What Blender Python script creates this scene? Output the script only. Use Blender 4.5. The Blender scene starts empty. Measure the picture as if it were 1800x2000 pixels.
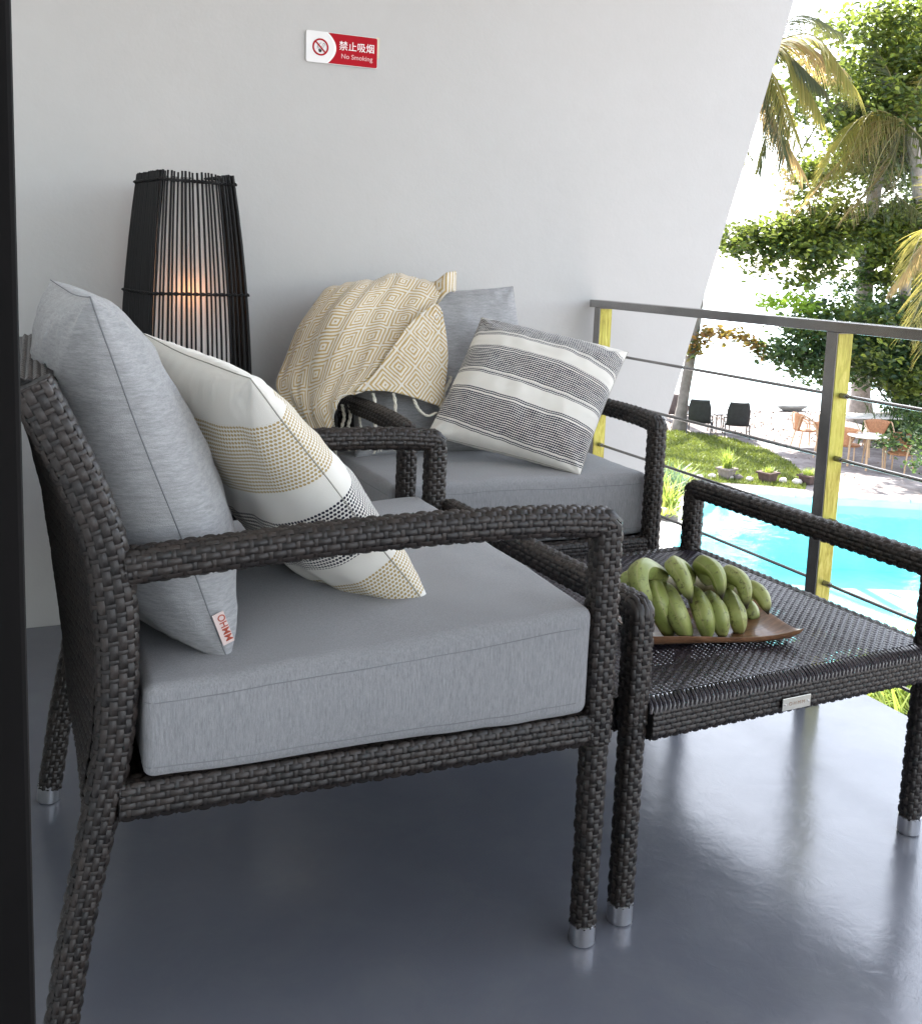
import bpy, bmesh, math, random
import numpy as np
from mathutils import Vector, Matrix, noise

sc = bpy.context.scene
COL = sc.collection
PI = math.pi

# ------------------------------------------------------------------ camera
EYE = np.array([0.0, 0.0, 1.10])
YAW, PITCH, ROLL, FPX = 0.4231, 0.1432, 0.0377, 2006.0
PX, PY = 904.07, 804.12
_cy, _sy = math.cos(YAW), math.sin(YAW)
FWD = np.array([_sy*math.cos(PITCH), _cy*math.cos(PITCH), -math.sin(PITCH)])
_r = np.array([_cy, -_sy, 0.0]); _u = np.cross(_r, FWD)
RGT = math.cos(ROLL)*_r + math.sin(ROLL)*_u
UPV = np.cross(RGT, FWD)
cam_d = bpy.data.cameras.new('camera'); cam = bpy.data.objects.new('camera', cam_d); COL.objects.link(cam)
cam_d.sensor_fit = 'HORIZONTAL'; cam_d.sensor_width = 36.0; cam_d.lens = FPX/1800*36.0
cam_d.shift_x = (900-PX)/1800; cam_d.shift_y = (PY-1000)/1800
cam_d.clip_start = 0.05; cam_d.clip_end = 9000
M = Matrix.Identity(4)
for i in range(3):
    M[i][0], M[i][1], M[i][2], M[i][3] = RGT[i], UPV[i], -FWD[i], EYE[i]
cam.matrix_world = M
sc.camera = cam

# ------------------------------------------------------------------ sky, sun, exposure
SUN_AZ = math.radians(14)      # from +Y towards +X
SUN_EL = math.radians(50)
world = bpy.data.worlds.new('World'); sc.world = world; world.use_nodes = True
wn = world.node_tree.nodes; wl = world.node_tree.links
wn.clear()
sky = wn.new('ShaderNodeTexSky'); sky.sky_type = 'NISHITA'; sky.sun_disc = False
sky.sun_elevation = SUN_EL; sky.sun_rotation = SUN_AZ
sky.air_density = 1.0; sky.dust_density = 1.0; sky.ozone_density = 0.6
bg = wn.new('ShaderNodeBackground'); bg.inputs['Strength'].default_value = 0.15
wo = wn.new('ShaderNodeOutputWorld')
hs = wn.new('ShaderNodeHueSaturation'); hs.inputs['Saturation'].default_value = 0.45   # hazy tropical sky
wl.new(sky.outputs[0], hs.inputs['Color']); wl.new(hs.outputs[0], bg.inputs['Color']); wl.new(bg.outputs[0], wo.inputs['Surface'])
sun_d = bpy.data.lights.new('sun', 'SUN'); sun_d.energy = 4.0; sun_d.angle = math.radians(0.5); sun_d.color = (1.0, 0.95, 0.86)
sun = bpy.data.objects.new('sun', sun_d); COL.objects.link(sun)
_sd = Vector((math.sin(SUN_AZ)*math.cos(SUN_EL), math.cos(SUN_AZ)*math.cos(SUN_EL), math.sin(SUN_EL)))
sun.rotation_euler = _sd.to_track_quat('Z', 'Y').to_euler()
sun.location = (6, 20, 20)
sc.view_settings.view_transform = 'Standard'; sc.view_settings.look = 'None'
sc.view_settings.gamma = 1.0; sc.view_settings.use_curve_mapping = False
sc.view_settings.exposure = 2.52
sc.cycles.max_bounces = 10; sc.cycles.diffuse_bounces = 6; sc.cycles.transparent_max_bounces = 12
sc.cycles.sample_clamp_indirect = 6.0
sc.cycles.use_denoising = True

# ------------------------------------------------------------------ helpers
def ray(px, py):
    return RGT*(px-PX)/FPX - UPV*(py-PY)/FPX + FWD
def at(px, py, z=None, Y=None, X=None, d=None):
    """world point seen at a photo pixel, on a plane or at a distance (metres forward)"""
    v = ray(px, py)
    if z is not None: t = (z-EYE[2])/v[2]
    elif Y is not None: t = Y/v[1]
    elif X is not None: t = X/v[0]
    else: t = d
    return EYE + v*t
def nz(a): return a/np.linalg.norm(a)

def add_obj(name, me, mat=None, parent=None, loc=None, rz=None, kind=None, label=None, cat=None, group=None):
    o = bpy.data.objects.new(name, me); COL.objects.link(o)
    if mat is not None and me is not None and not me.materials: me.materials.append(mat)
    if parent is not None: o.parent = parent
    if loc is not None: o.location = tuple(loc)
    if rz is not None: o.rotation_euler = (0, 0, rz)
    for k, v in (('kind', kind), ('label', label), ('category', cat), ('group', group)):
        if v: o[k] = v
    return o
def empty(name, loc, label, cat, rz=0.0, group=None):
    o = bpy.data.objects.new(name, None); COL.objects.link(o); o.empty_display_size = 0.1
    o.location = tuple(loc); o.rotation_euler = (0, 0, rz); o['label'] = label; o['category'] = cat
    if group: o['group'] = group
    return o
def copy_tree(o, parent=None):
    c = o.copy(); COL.objects.link(c)
    if parent is not None: c.parent = parent
    for ch in list(o.children): copy_tree(ch, c)
    return c

def mesh_np(name, V, F, smooth=True, uv=None, mat_idx=None):
    """V (n,3), F (m,k) one face size, or list of such arrays"""
    me = bpy.data.meshes.new(name)
    V = np.asarray(V, dtype=np.float32)
    Fs = F if isinstance(F, list) else [F]
    Fs = [np.asarray(f, dtype=np.int32) for f in Fs if len(f)]
    me.vertices.add(len(V)); me.vertices.foreach_set('co', V.ravel())
    nl = sum(f.size for f in Fs); nf = sum(len(f) for f in Fs)
    me.loops.add(nl); me.polygons.add(nf)
    me.loops.foreach_set('vertex_index', np.concatenate([f.ravel() for f in Fs]))
    starts = []; s = 0
    for f in Fs:
        k = f.shape[1]; starts.append(s+np.arange(len(f))*k); s += f.size
    me.polygons.foreach_set('loop_start', np.concatenate(starts).astype(np.int32))
    me.polygons.foreach_set('use_smooth', np.full(nf, smooth, dtype=bool))
    if mat_idx is not None: me.polygons.foreach_set('material_index', np.asarray(mat_idx, dtype=np.int32))
    if uv is not None:
        l = me.uv_layers.new(name='UVMap'); idx = np.concatenate([f.ravel() for f in Fs])
        l.data.foreach_set('uv', np.asarray(uv, dtype=np.float32)[idx].ravel())
    me.update(calc_edges=True); me.validate()
    return me

class MB:
    """collects simple shapes into one mesh"""
    def __init__(s): s.V = []; s.F = {}; s.n = 0
    def add(s, V, F):
        V = np.asarray(V, float).reshape(-1, 3)
        for f in F:
            s.F.setdefault(len(f), []).append([i+s.n for i in f])
        s.V.append(V); s.n += len(V)
    def box(s, a, b):
        x0, y0, z0 = a; x1, y1, z1 = b
        V = [(x0,y0,z0),(x1,y0,z0),(x1,y1,z0),(x0,y1,z0),(x0,y0,z1),(x1,y0,z1),(x1,y1,z1),(x0,y1,z1)]
        s.add(V, [(0,3,2,1),(4,5,6,7),(0,1,5,4),(1,2,6,5),(2,3,7,6),(3,0,4,7)]); return s
    def obox(s, c, ax, ay, az):
        c, ax, ay, az = map(lambda q: np.asarray(q, float), (c, ax, ay, az))
        V = [c+i*ax+j*ay+k*az for k in (-1,1) for (i,j) in ((-1,-1),(1,-1),(1,1),(-1,1))]
        s.add(V, [(0,3,2,1),(4,5,6,7),(0,1,5,4),(1,2,6,5),(2,3,7,6),(3,0,4,7)]); return s
    def tube(s, P, r, n=8, caps=True):
        P = np.asarray(P, float); m = len(P); r = np.broadcast_to(np.asarray(r, float), (m,))
        T = np.gradient(P, axis=0) if m > 2 else np.array([P[1]-P[0]]*m)
        T /= np.linalg.norm(T, axis=1)[:, None]+1e-12
        ref = np.array([0.,0.,1.]) if abs(T[0][2]) < .9 else np.array([1.,0.,0.])
        a = nz(np.cross(T[0], ref)); V = []
        for i in range(m):
            a = nz(a - T[i]*(a@T[i])); b = np.cross(T[i], a)
            for k in range(n):
                w = 2*PI*k/n; V.append(P[i]+r[i]*(math.cos(w)*a+math.sin(w)*b))
        F = [(i*n+k, i*n+(k+1) % n, (i+1)*n+(k+1) % n, (i+1)*n+k) for i in range(m-1) for k in range(n)]
        s.add(V, F)
        if caps:
            s.add(V[:n], [tuple(range(n))[::-1]]); s.add(V[-n:], [tuple(range(n))])
        return s
    def lathe(s, prof, c=(0,0,0), n=24, axis=2):
        V = []
        for (r, z) in prof:
            for k in range(n):
                w = 2*PI*k/n; V.append((c[0]+r*math.cos(w), c[1]+r*math.sin(w), c[2]+z))
        m = len(prof)
        s.add(V, [(i*n+k, i*n+(k+1) % n, (i+1)*n+(k+1) % n, (i+1)*n+k) for i in range(m-1) for k in range(n)]); return s
    def build(s, name, mat, parent=None, smooth=False, bevel=0, **kw):
        me = mesh_np(name, np.concatenate(s.V), [np.array(f) for f in s.F.values()], smooth=smooth)
        if smooth:
            try: me.set_sharp_from_angle(angle=math.radians(40))
            except Exception: pass
        o = add_obj(name, me, mat, parent, **kw)
        if bevel:
            b = o.modifiers.new('bevel', 'BEVEL'); b.width = bevel; b.segments = 2; b.limit_method = 'ANGLE'; b.angle_limit = math.radians(40)
        return o

def spline(P, n):
    """Catmull-Rom through P, resampled uniformly to n points"""
    P = np.asarray(P, float); Q = np.vstack([2*P[0]-P[1], P, 2*P[-1]-P[-2]]); out = []
    for i in range(len(P)-1):
        p0, p1, p2, p3 = Q[i:i+4]
        for t in np.linspace(0, 1, 24, endpoint=False):
            out.append(.5*((2*p1)+(-p0+p2)*t+(2*p0-5*p1+4*p2-p3)*t*t+(-p0+3*p1-3*p2+p3)*t**3))
    out.append(P[-1]); out = np.array(out)
    d = np.concatenate([[0], np.cumsum(np.linalg.norm(np.diff(out, axis=0), axis=1))])
    s = np.linspace(0, d[-1], n)
    return np.stack([np.interp(s, d, out[:, k]) for k in range(out.shape[1])], 1)

# ------------------------------------------------------------------ materials
class NT:
    def __init__(s, name):
        s.m = bpy.data.materials.new(name); s.m.use_nodes = True
        s.n = s.m.node_tree.nodes; s.l = s.m.node_tree.links
        s.b = s.n['Principled BSDF']; s.out = s.n['Material Output']
    def node(s, t, **kw):
        x = s.n.new(t)
        for k, v in kw.items(): setattr(x, k, v)
        return x
    def put(s, sock, v):
        if v is None: return
        if hasattr(v, 'is_output'): s.l.new(v, sock)
        elif isinstance(v, (tuple, list)) and len(v) == 3 and sock.type == 'RGBA': sock.default_value = (*v, 1)
        else: sock.default_value = v
    def math(s, op, a, b=None, c=None, clamp=False):
        x = s.node('ShaderNodeMath', operation=op, use_clamp=clamp); s.put(x.inputs[0], a); s.put(x.inputs[1], b)
        if c is not None: s.put(x.inputs[2], c)
        return x.outputs[0]
    def mix(s, f, a, b, mode='MIX'):
        x = s.node('ShaderNodeMix', data_type='RGBA', blend_type=mode)
        s.put(x.inputs[0], f); s.put(x.inputs[6], a); s.put(x.inputs[7], b); return x.outputs[2]
    def coord(s, which='Object', scale=(1,1,1), rot=(0,0,0), loc=(0,0,0)):
        t = s.node('ShaderNodeTexCoord'); m = s.node('ShaderNodeMapping')
        m.inputs['Scale'].default_value = scale; m.inputs['Rotation'].default_value = rot; m.inputs['Location'].default_value = loc
        s.l.new(t.outputs[which], m.inputs[0]); return m.outputs[0]
    def noise(s, vec, scale=5, detail=4, rough=.55, dist=0, out=0):
        x = s.node('ShaderNodeTexNoise'); s.put(x.inputs['Vector'], vec); x.inputs['Scale'].default_value = scale
        x.inputs['Detail'].default_value = detail; x.inputs['Roughness'].default_value = rough; x.inputs['Distortion'].default_value = dist
        return x.outputs[out]
    def ramp(s, f, stops, interp='LINEAR'):
        x = s.node('ShaderNodeValToRGB'); s.put(x.inputs[0], f); r = x.color_ramp; r.interpolation = interp
        while len(r.elements) < len(stops): r.elements.new(.5)
        for e, (p, c) in zip(r.elements, stops):
            e.position = p; e.color = (*c, 1) if isinstance(c, (tuple, list)) else (c, c, c, 1)
        return x.outputs[0]
    def sep(s, vec):
        x = s.node('ShaderNodeSeparateXYZ'); s.put(x.inputs[0], vec); return x.outputs
    def bump(s, h, strength=.3, dist=.01):
        x = s.node('ShaderNodeBump'); s.put(x.inputs['Height'], h); x.inputs['Strength'].default_value = strength; x.inputs['Distance'].default_value = dist
        s.l.new(x.outputs[0], s.b.inputs['Normal']); return x.outputs[0]
    def set(s, **kw):
        names = {'color': 'Base Color', 'rough': 'Roughness', 'metal': 'Metallic', 'spec': 'Specular IOR Level', 'sheen': 'Sheen Weight', 'coat': 'Coat Weight', 'emis': 'Emission Color', 'emis_s': 'Emission Strength', 'alpha': 'Alpha'}
        for k, v in kw.items(): s.put(s.b.inputs[names[k]], v)
        return s

def simple(name, color, rough=.5, metal=0, spec=.5, var=.15, scale=8, bump=0, bscale=60):
    m = NT(name); v = m.coord('Object')
    n = m.noise(v, scale, 5)
    dark = tuple(c*(1-var) for c in color); lite = tuple(min(1, c*(1+var)) for c in color)
    m.set(color=m.mix(m.ramp(n, [(.3, 0.0), (.7, 1.0)]), dark, lite), rough=rough, metal=metal, spec=spec)
    if bump: m.bump(m.noise(v, bscale, 4), bump, .004)
    return m.m

# plaster wall
def mat_plaster():
    m = NT('plaster'); v = m.coord('Object')
    n = m.noise(v, 1.3, 6, .6); n2 = m.noise(v, 14, 6, .65)
    c = m.mix(m.ramp(n, [(.3, 0.0), (.7, 1.0)]), (.50, .50, .49), (.525, .525, .518))
    c = m.mix(m.math('MULTIPLY', m.ramp(n2, [(.35, 0.0), (.75, 1.0)]), .25), c, (.46, .462, .45))
    m.set(color=c, rough=.75, spec=.25)
    m.bump(m.math('ADD', m.math('MULTIPLY', m.noise(v, 9, 8, .7), 1.0), m.math('MULTIPLY', m.noise(v, 90, 3), .25)), .13, .01)
    return m.m
def mat_floor():
    m = NT('painted_concrete_floor'); v = m.coord('Object')
    n = m.noise(v, 1.1, 7, .62); n2 = m.noise(v, 6, 6, .7, .6)
    c = m.mix(m.ramp(n, [(.3, 0.0), (.72, 1.0)]), (.125, .133, .160), (.165, .172, .202))
    c = m.mix(m.math('MULTIPLY', m.ramp(n2, [(.45, 0.0), (.75, 1.0)]), .35), c, (.19, .20, .21))
    vo = m.node('ShaderNodeTexVoronoi'); m.put(vo.inputs['Vector'], v); vo.inputs['Scale'].default_value = 9
    sp = m.ramp(vo.outputs['Distance'], [(.0, 1.0), (.025, 0.0)])
    c = m.mix(m.math('MULTIPLY', sp, .5), c, (.05, .05, .05))
    r = m.math('ADD', m.math('MULTIPLY', m.noise(v, 3.2, 7, .7, .4), .20), .11)
    m.set(color=c, rough=r, spec=.95)
    h = m.math('ADD', m.noise(v, 2.3, 3, .5), m.math('MULTIPLY', m.noise(v, 24, 6, .65, 1.2), .10))
    m.bump(h, .24, .02)
    return m.m
def mat_wicker(name, a, b, rough=.44):
    m = NT(name); v = m.coord('Object')
    g = m.node('ShaderNodeNewGeometry')
    ri = g.outputs['Random Per Island']
    c = m.mix(ri, a, b)
    st = m.noise(v, 420, 2, .5)
    c = m.mix(m.math('MULTIPLY', st, .5), c, tuple(q*.55 for q in a))
    m.set(color=c, rough=m.math('ADD', m.math('MULTIPLY', st, .2), rough-.1), spec=.48)
    m.bump(st, .25, .001)
    return m.m
def mat_fabric(name, a, b, streak=(4, 4, 60), amt=1.0, weave=900, rot=(0, 0, 0)):
    m = NT(name); v = m.coord('Object', scale=streak, rot=rot); o = m.coord('Object')
    n = m.noise(v, 7, 5, .7); n2 = m.noise(v, 26, 3, .6)
    f = m.math('ADD', m.math('MULTIPLY', n, .6), m.math('MULTIPLY', n2, .4))
    c = m.mix(m.ramp(f, [(.38, 0.0), (.62, 1.0)]), a, b)
    c = m.mix(m.math('MULTIPLY', m.noise(o, weave, 1), .35), c, tuple(x*.62 for x in a))
    m.set(color=c, rough=.9, spec=.15, sheen=.2)
    m.bump(m.math('ADD', m.math('ADD', m.noise(o, weave, 2), m.math('MULTIPLY', f, .6)), m.math('MULTIPLY', m.noise(o, 9, 3), 2.0)), .4, .0016)
    return m.m
def stripes_material(name, kind):
    """woven cushion cover: u across, v along (0 = top edge)"""
    m = NT(name); v = m.coord('UV'); s = m.sep(v); u, w = s[0], s[1]
    if kind == 'blue': w = m.math('SUBTRACT', w, m.math('MULTIPLY', u, .085))
    cream = (.72, .70, .645)
    N = m.noise(m.coord('Object'), 700, 2)
    base = m.mix(m.math('MULTIPLY', m.noise(m.coord('Object'), 22, 4), .35), cream, (.62, .605, .56))
    def band(edges):
        st = [(0.0, 0.0)]
        for a, b in edges: st += [(a, 1.0), (b, 0.0)]
        return m.ramp(w, st, 'CONSTANT')
    if kind == 'blue':
        fu = m.math('SINE', m.math('MULTIPLY', u, 2*PI*74)); fv = m.math('SINE', m.math('MULTIPLY', w, 2*PI*78))
        jit = m.math('MULTIPLY', m.math('SUBTRACT', m.noise(m.coord('UV', scale=(18, 90, 1)), 1, 2), .5), 1.5)
        dash = m.math('GREATER_THAN', m.math('ADD', m.math('ADD', fv, m.math('MULTIPLY', fu, .55)), jit), -.35)
        dk = m.math('MULTIPLY', band([(.02, .165), (.315, .472), (.635, .838)]), dash)
        fv2 = m.math('SINE', m.math('MULTIPLY', w, 2*PI*82))
        d2 = m.math('GREATER_THAN', m.math('ADD', fv2, m.math('MULTIPLY', fu, .5)), -.2)
        dk2 = m.math('MULTIPLY', band([(.0, .012), (.172, .196), (.285, .309), (.477, .501), (.602, .626), (.847, .871)]), d2)
        c = m.mix(m.math('MAXIMUM', dk, dk2), base, (.03, .034, .055))
        h = m.math('ADD', m.math('MULTIPLY', m.math('MAXIMUM', dk, dk2), -.7), m.math('MULTIPLY', N, .6))
    else:
        row = m.math('MULTIPLY', w, 84.0)
        par = m.math('MULTIPLY', m.math('MODULO', m.math('FLOOR', row), 2.0), .5)
        fu = m.math('ABSOLUTE', m.math('SUBTRACT', m.math('FRACT', m.math('ADD', m.math('MULTIPLY', u, 82.0), par)), .5))
        fv = m.math('ABSOLUTE', m.math('SUBTRACT', m.math('FRACT', row), .5))
        dd = m.math('ADD', m.math('POWER', m.math('MULTIPLY', fu, 1.0), 2.0), m.math('POWER', m.math('MULTIPLY', fv, 1.15), 2.0))
        dot = m.math('LESS_THAN', dd, .165)
        yl = m.math('MULTIPLY', band([(.15, .38), (.735, .90)]), dot)
        bk = m.math('MULTIPLY', band([(.475, .66)]), dot)
        c = m.mix(yl, base, (.40, .30, .13))
        c = m.mix(bk, c, (.02, .021, .035))
        h = m.math('ADD', m.math('MULTIPLY', m.math('MAXIMUM', yl, bk), -.8), m.math('MULTIPLY', N, .5))
    m.set(color=c, rough=.92, spec=.12, sheen=.2)
    m.bump(h, .5, .0015)
    return m.m
def mat_blanket():
    m = NT('diamond_throw_weave'); v = m.coord('UV'); s = m.sep(v)
    wob = m.math('MULTIPLY', m.math('SUBTRACT', m.noise(v, 3, 2), .5), .06)
    fu = m.math('ABSOLUTE', m.math('SUBTRACT', m.math('FRACT', m.math('ADD', s[0], wob)), .5))
    fv = m.math('ABSOLUTE', m.math('SUBTRACT', m.math('FRACT', m.math('SUBTRACT', s[1], wob)), .5))
    d = m.math('MAXIMUM', fu, fv)
    ring = m.math('SINE', m.math('ADD', m.math('MULTIPLY', d, 2*PI*7.2), 1.2))
    fine = m.math('MULTIPLY', m.math('SINE', m.math('MULTIPLY', m.math('ADD', s[0], s[1]), 2*PI*26)), .25)
    k = m.math('GREATER_THAN', m.math('ADD', ring, fine), .05)
    c = m.mix(k, (.70, .67, .60), (.47, .33, .12))
    c = m.mix(m.math('MULTIPLY', m.noise(m.coord('Object'), 500, 2), .3), c, (.42, .36, .26))
    m.set(color=c, rough=.95, spec=.1, sheen=.3)
    m.bump(m.math('ADD', m.math('MULTIPLY', k, .4), m.noise(m.coord('Object'), 600, 2)), .5, .0015)
    return m.m
def mat_leaf(name, cols, trans=.45, tcol=(.35, .5, .05)):
    m = NT(name); g = m.node('ShaderNodeNewGeometry')
    c = m.ramp(g.outputs['Random Per Island'], [(i/(len(cols)-1), q) for i, q in enumerate(cols)])
    m.set(color=c, rough=.45, spec=.4)
    t = m.node('ShaderNodeBsdfTranslucent'); m.put(t.inputs[0], m.mix(.6, c, tcol))
    mx = m.node('ShaderNodeMixShader'); mx.inputs[0].default_value = trans
    m.l.new(m.b.outputs[0], mx.inputs[1]); m.l.new(t.outputs[0], mx.inputs[2]); m.l.new(mx.outputs[0], m.out.inputs[0])
    return m.m

M_ceiling = simple('white_ceiling_paint', (.82, .82, .80), .8, var=.03)
M_plaster = mat_plaster(); M_floor = mat_floor()
M_wicker = mat_wicker('dark_wicker', (.008, .0062, .0055), (.032, .0235, .019))
M_wicker_top = mat_wicker('grey_purple_wicker', (.020, .0175, .024), (.044, .038, .048), .30)
M_core = simple('wicker_core', (.004, .0035, .0035), .7, var=.2, scale=60)
M_cushion = mat_fabric('grey_cushion_fabric', (.205, .208, .218), (.34, .343, .352), (70, 70, 6), weave=1100)
M_pillow = mat_fabric('heather_grey_fabric', (.25, .255, .26), (.40, .403, .41), (5, 5, 34), weave=800, rot=(.0, .5, 0))
M_seam = simple('seam_thread', (.17, .175, .185), .9)
M_seam_cream = simple('cream_seam', (.30, .29, .25), .9)
M_alu = simple('brushed_aluminium', (.62, .62, .63), .28, 1.0, var=.06, scale=40, bump=.05, bscale=400)
M_jamb = simple('dark_door_frame', (.0028, .0022, .0022), .75, spec=.2, var=.25, scale=25)
M_white = simple('white_plastic', (.80, .80, .80), .35, var=.02)
M_red = simple('red_print', (.40, .008, .018), .7, spec=.15, var=.08)
M_black = simple('black_print', (.015, .015, .015), .5, var=.1)
M_pinktxt = simple('pale_pink_print', (.72, .42, .42), .5, var=.03)
M_tape = simple('old_tape', (.62, .56, .40), .6, var=.15)
M_rail = simple('steel_rail_dark', (.30, .29, .28), .26, .85, var=.2, scale=6)
M_stick = simple('black_bamboo_stick', (.0045, .0045, .005), .6, spec=.3, var=.4, scale=80)

# ------------------------------------------------------------------ woven wicker surface
def weave(fn, S, T, closed, name, mat, parent, pitch_s=.0102, pitch_t=.0125, lift=.0042, core=True, nu=5, nv=3,
          warp=.0030, tseg=None, flat_core_mat=None, jit=.0004, seed=0, single=True):
    """strands on surface fn(s,t)->(P,N): s around 0..S, t along 0..T"""
    rs = np.random.RandomState(seed)
    R = max(2, int(round(S/pitch_s)))
    if closed and R % 2: R += 1
    ps = S/R; K = max(2, int(round(T/pitch_t))); pt = T/K
    ii, kk = np.meshgrid(np.arange(R), np.arange(-1, K+2), indexing='ij')
    m = ((kk-ii) % 2 == 0)
    ci = ii[m]; ck = kk[m]
    sc_ = (ci+.5)*ps; tc = ck*pt
    U = np.linspace(-1, 1, nu); Vv = np.linspace(-1, 1, nv)
    UU, VV = np.meshgrid(U, Vv, indexing='ij')
    hl = pt*.92; hw = ps*.46
    n = len(ci)
    t = tc[:, None, None]+UU[None]*hl; s = sc_[:, None, None]+VV[None]*hw*(1-.10*UU[None]**4)
    s = s + rs.uniform(-jit, jit, n)[:, None, None]
    t = t+rs.uniform(-jit, jit, n)[:, None, None]
    h = lift*(1-.92*np.abs(UU)**2.5)*(1-.35*VV**2)-(np.abs(VV) > .99)*lift*.45
    h = h[None]*(1+rs.uniform(-.12, .12, n)[:, None, None])+.0003
    t = np.clip(t, 0, T)
    P, N = fn(s.ravel(), t.ravel()); V = P+N*h.ravel()[:, None]
    base = np.arange(n)*(nu*nv)
    a = (np.arange(nu-1)[:, None]*nv+np.arange(nv-1)[None]).ravel()
    q = np.stack([a, a+1, a+nv+1, a+nv], 1)
    F = (base[:, None, None]+q[None]).reshape(-1, 4)
    # narrow cross strands where the long ones dive under
    ci2 = ii[~m]; ck2 = kk[~m]; ok = (ck2 >= 0) & (ck2 <= K); ci2 = ci2[ok]; ck2 = ck2[ok]; n2 = len(ci2)
    u2, v2 = np.meshgrid(np.linspace(-1, 1, 3), np.linspace(-1, 1, 3), indexing='ij')
    s2 = ((ci2+.5)*ps)[:, None, None]+v2[None]*ps*.62; t2 = np.clip((ck2*pt)[:, None, None]+u2[None]*warp, 0, T)
    h2 = np.broadcast_to((lift*.86*(1-.8*np.abs(v2)**2)*(1-.5*u2**2))[None], s2.shape)
    P2, N2 = fn(s2.ravel(), t2.ravel()); V2 = P2+N2*h2.ravel()[:, None]
    a2 = (np.arange(2)[:, None]*3+np.arange(2)[None]).ravel(); q2 = np.stack([a2, a2+1, a2+4, a2+3], 1)
    F2 = (np.arange(n2)[:, None, None]*9+q2[None]).reshape(-1, 4)+len(V)
    V = np.concatenate([V, V2]); F = np.concatenate([F, F2]); mi = np.zeros(len(F), int)
    if core:
        ns = max(8, int(S/.012)); ntt = tseg or max(2, int(T/.02))
        sg = np.linspace(0, S, ns+1); tg = np.linspace(0, T, ntt+1)
        SS, TT = np.meshgrid(sg, tg, indexing='ij')
        P3, N3 = fn(SS.ravel(), TT.ravel()); V3 = P3-N3*.0004
        a3 = (np.arange(ns)[:, None]*(ntt+1)+np.arange(ntt)[None]).ravel()
        F3 = np.stack([a3, a3+1, a3+ntt+2, a3+ntt+1], 1)+len(V)
        V = np.concatenate([V, V3]); F = np.concatenate([F, F3]); mi = np.concatenate([mi, np.ones(len(F3), int)])
        if closed:   # end caps
            for tt in (0, T):
                P4, N4 = fn(sg[:-1], np.full(ns, float(tt))); b0 = len(V)
                V = np.concatenate([V, P4, P4.mean(0)[None]])
                f4 = np.array([[b0+j, b0+(j+1) % ns, b0+ns, b0+ns] for j in range(ns)])
                tri = f4[:, :3]
                F = [F, tri] if not isinstance(F, list) else [F[0], np.concatenate([F[1], tri])]
                mi = np.concatenate([mi, np.ones(len(tri), int)])
    me = mesh_np(name, V, F, smooth=True, mat_idx=mi)
    me.materials.append(mat); me.materials.append(flat_core_mat or M_core)
    return add_obj(name, me, None, parent)

def beam_fn(P, side, a, b, rc):
    """beam along P; cross-section half sizes a (in the normal plane) and b (along side), rounded corners"""
    P = np.asarray(P, float); side = nz(np.asarray(side, float))
    d = np.concatenate([[0], np.cumsum(np.linalg.norm(np.diff(P, axis=0), axis=1))]); L = d[-1]
    T = np.gradient(P, d, axis=0); T /= np.linalg.norm(T, axis=1)[:, None]
    Nn = np.cross(side[None], T); Nn /= np.linalg.norm(Nn, axis=1)[:, None]
    a = np.broadcast_to(np.asarray(a, float), (len(P),)); b = np.broadcast_to(np.asarray(b, float), (len(P),))
    a0, b0 = a.mean(), b.mean(); rc = min(rc, a0*.98, b0*.98)
    pts = []; nrm = []
    for cx, cy, w0 in ((a0-rc, b0-rc, 0), (-(a0-rc), b0-rc, 90), (-(a0-rc), -(b0-rc), 180), (a0-rc, -(b0-rc), 270)):
        for w in np.linspace(w0, w0+90, 9):
            c, s_ = math.cos(math.radians(w)), math.sin(math.radians(w)); pts.append((cx+rc*c, cy+rc*s_)); nrm.append((c, s_))
    pts.append(pts[0]); nrm.append(nrm[0]); pts = np.array(pts); nrm = np.array(nrm)
    ps = np.concatenate([[0], np.cumsum(np.linalg.norm(np.diff(pts, axis=0), axis=1)+1e-9)]); S = ps[-1]
    def fn(s, t):
        s = np.mod(s, S)
        c = np.stack([np.interp(t, d, P[:, k]) for k in range(3)], 1); nn = np.stack([np.interp(t, d, Nn[:, k]) for k in range(3)], 1)
        nn /= np.linalg.norm(nn, axis=1)[:, None]
        x = np.interp(s, ps, pts[:, 0])*np.interp(t, d, a)/a0; y = np.interp(s, ps, pts[:, 1])*np.interp(t, d, b)/b0
        nx = np.interp(s, ps, nrm[:, 0]); ny = np.interp(s, ps, nrm[:, 1])
        return c+nn*x[:, None]+side[None]*y[:, None], nn*nx[:, None]+side[None]*ny[:, None]
    return fn, S, L
def wbeam(name, P, side, a, b, rc, parent, mat=None, n=60, **kw):
    P = spline(P, n) if len(P) > 2 else np.linspace(P[0], P[1], n)
    fn, S, L = beam_fn(P, side, a, b, rc)
    return weave(fn, S, L, True, name, mat or M_wicker, parent, **kw)
def bend_path(pts, r, k=5):
    """polyline with its inner corners rounded by radius r, densely sampled"""
    pts = [np.asarray(p, float) for p in pts]; out = [pts[0]]
    for i in range(1, len(pts)-1):
        p, q, w = pts[i-1], pts[i], pts[i+1]; a = nz(p-q)*r; b = nz(w-q)*r
        for t in np.linspace(0, 1, k): out.append((1-t)**2*(q+a)+2*t*(1-t)*q+t*t*(q+b))
    out.append(pts[-1]); out = np.array(out)
    d = np.concatenate([[0], np.cumsum(np.linalg.norm(np.diff(out, axis=0), axis=1))])
    s = np.linspace(0, d[-1], 420)
    Q = np.stack([np.interp(s, d, out[:, k_]) for k_ in range(3)], 1)
    for _ in range(1): Q[1:-1] = (Q[:-2]+2*Q[1:-1]+Q[2:])/4
    return Q
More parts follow.
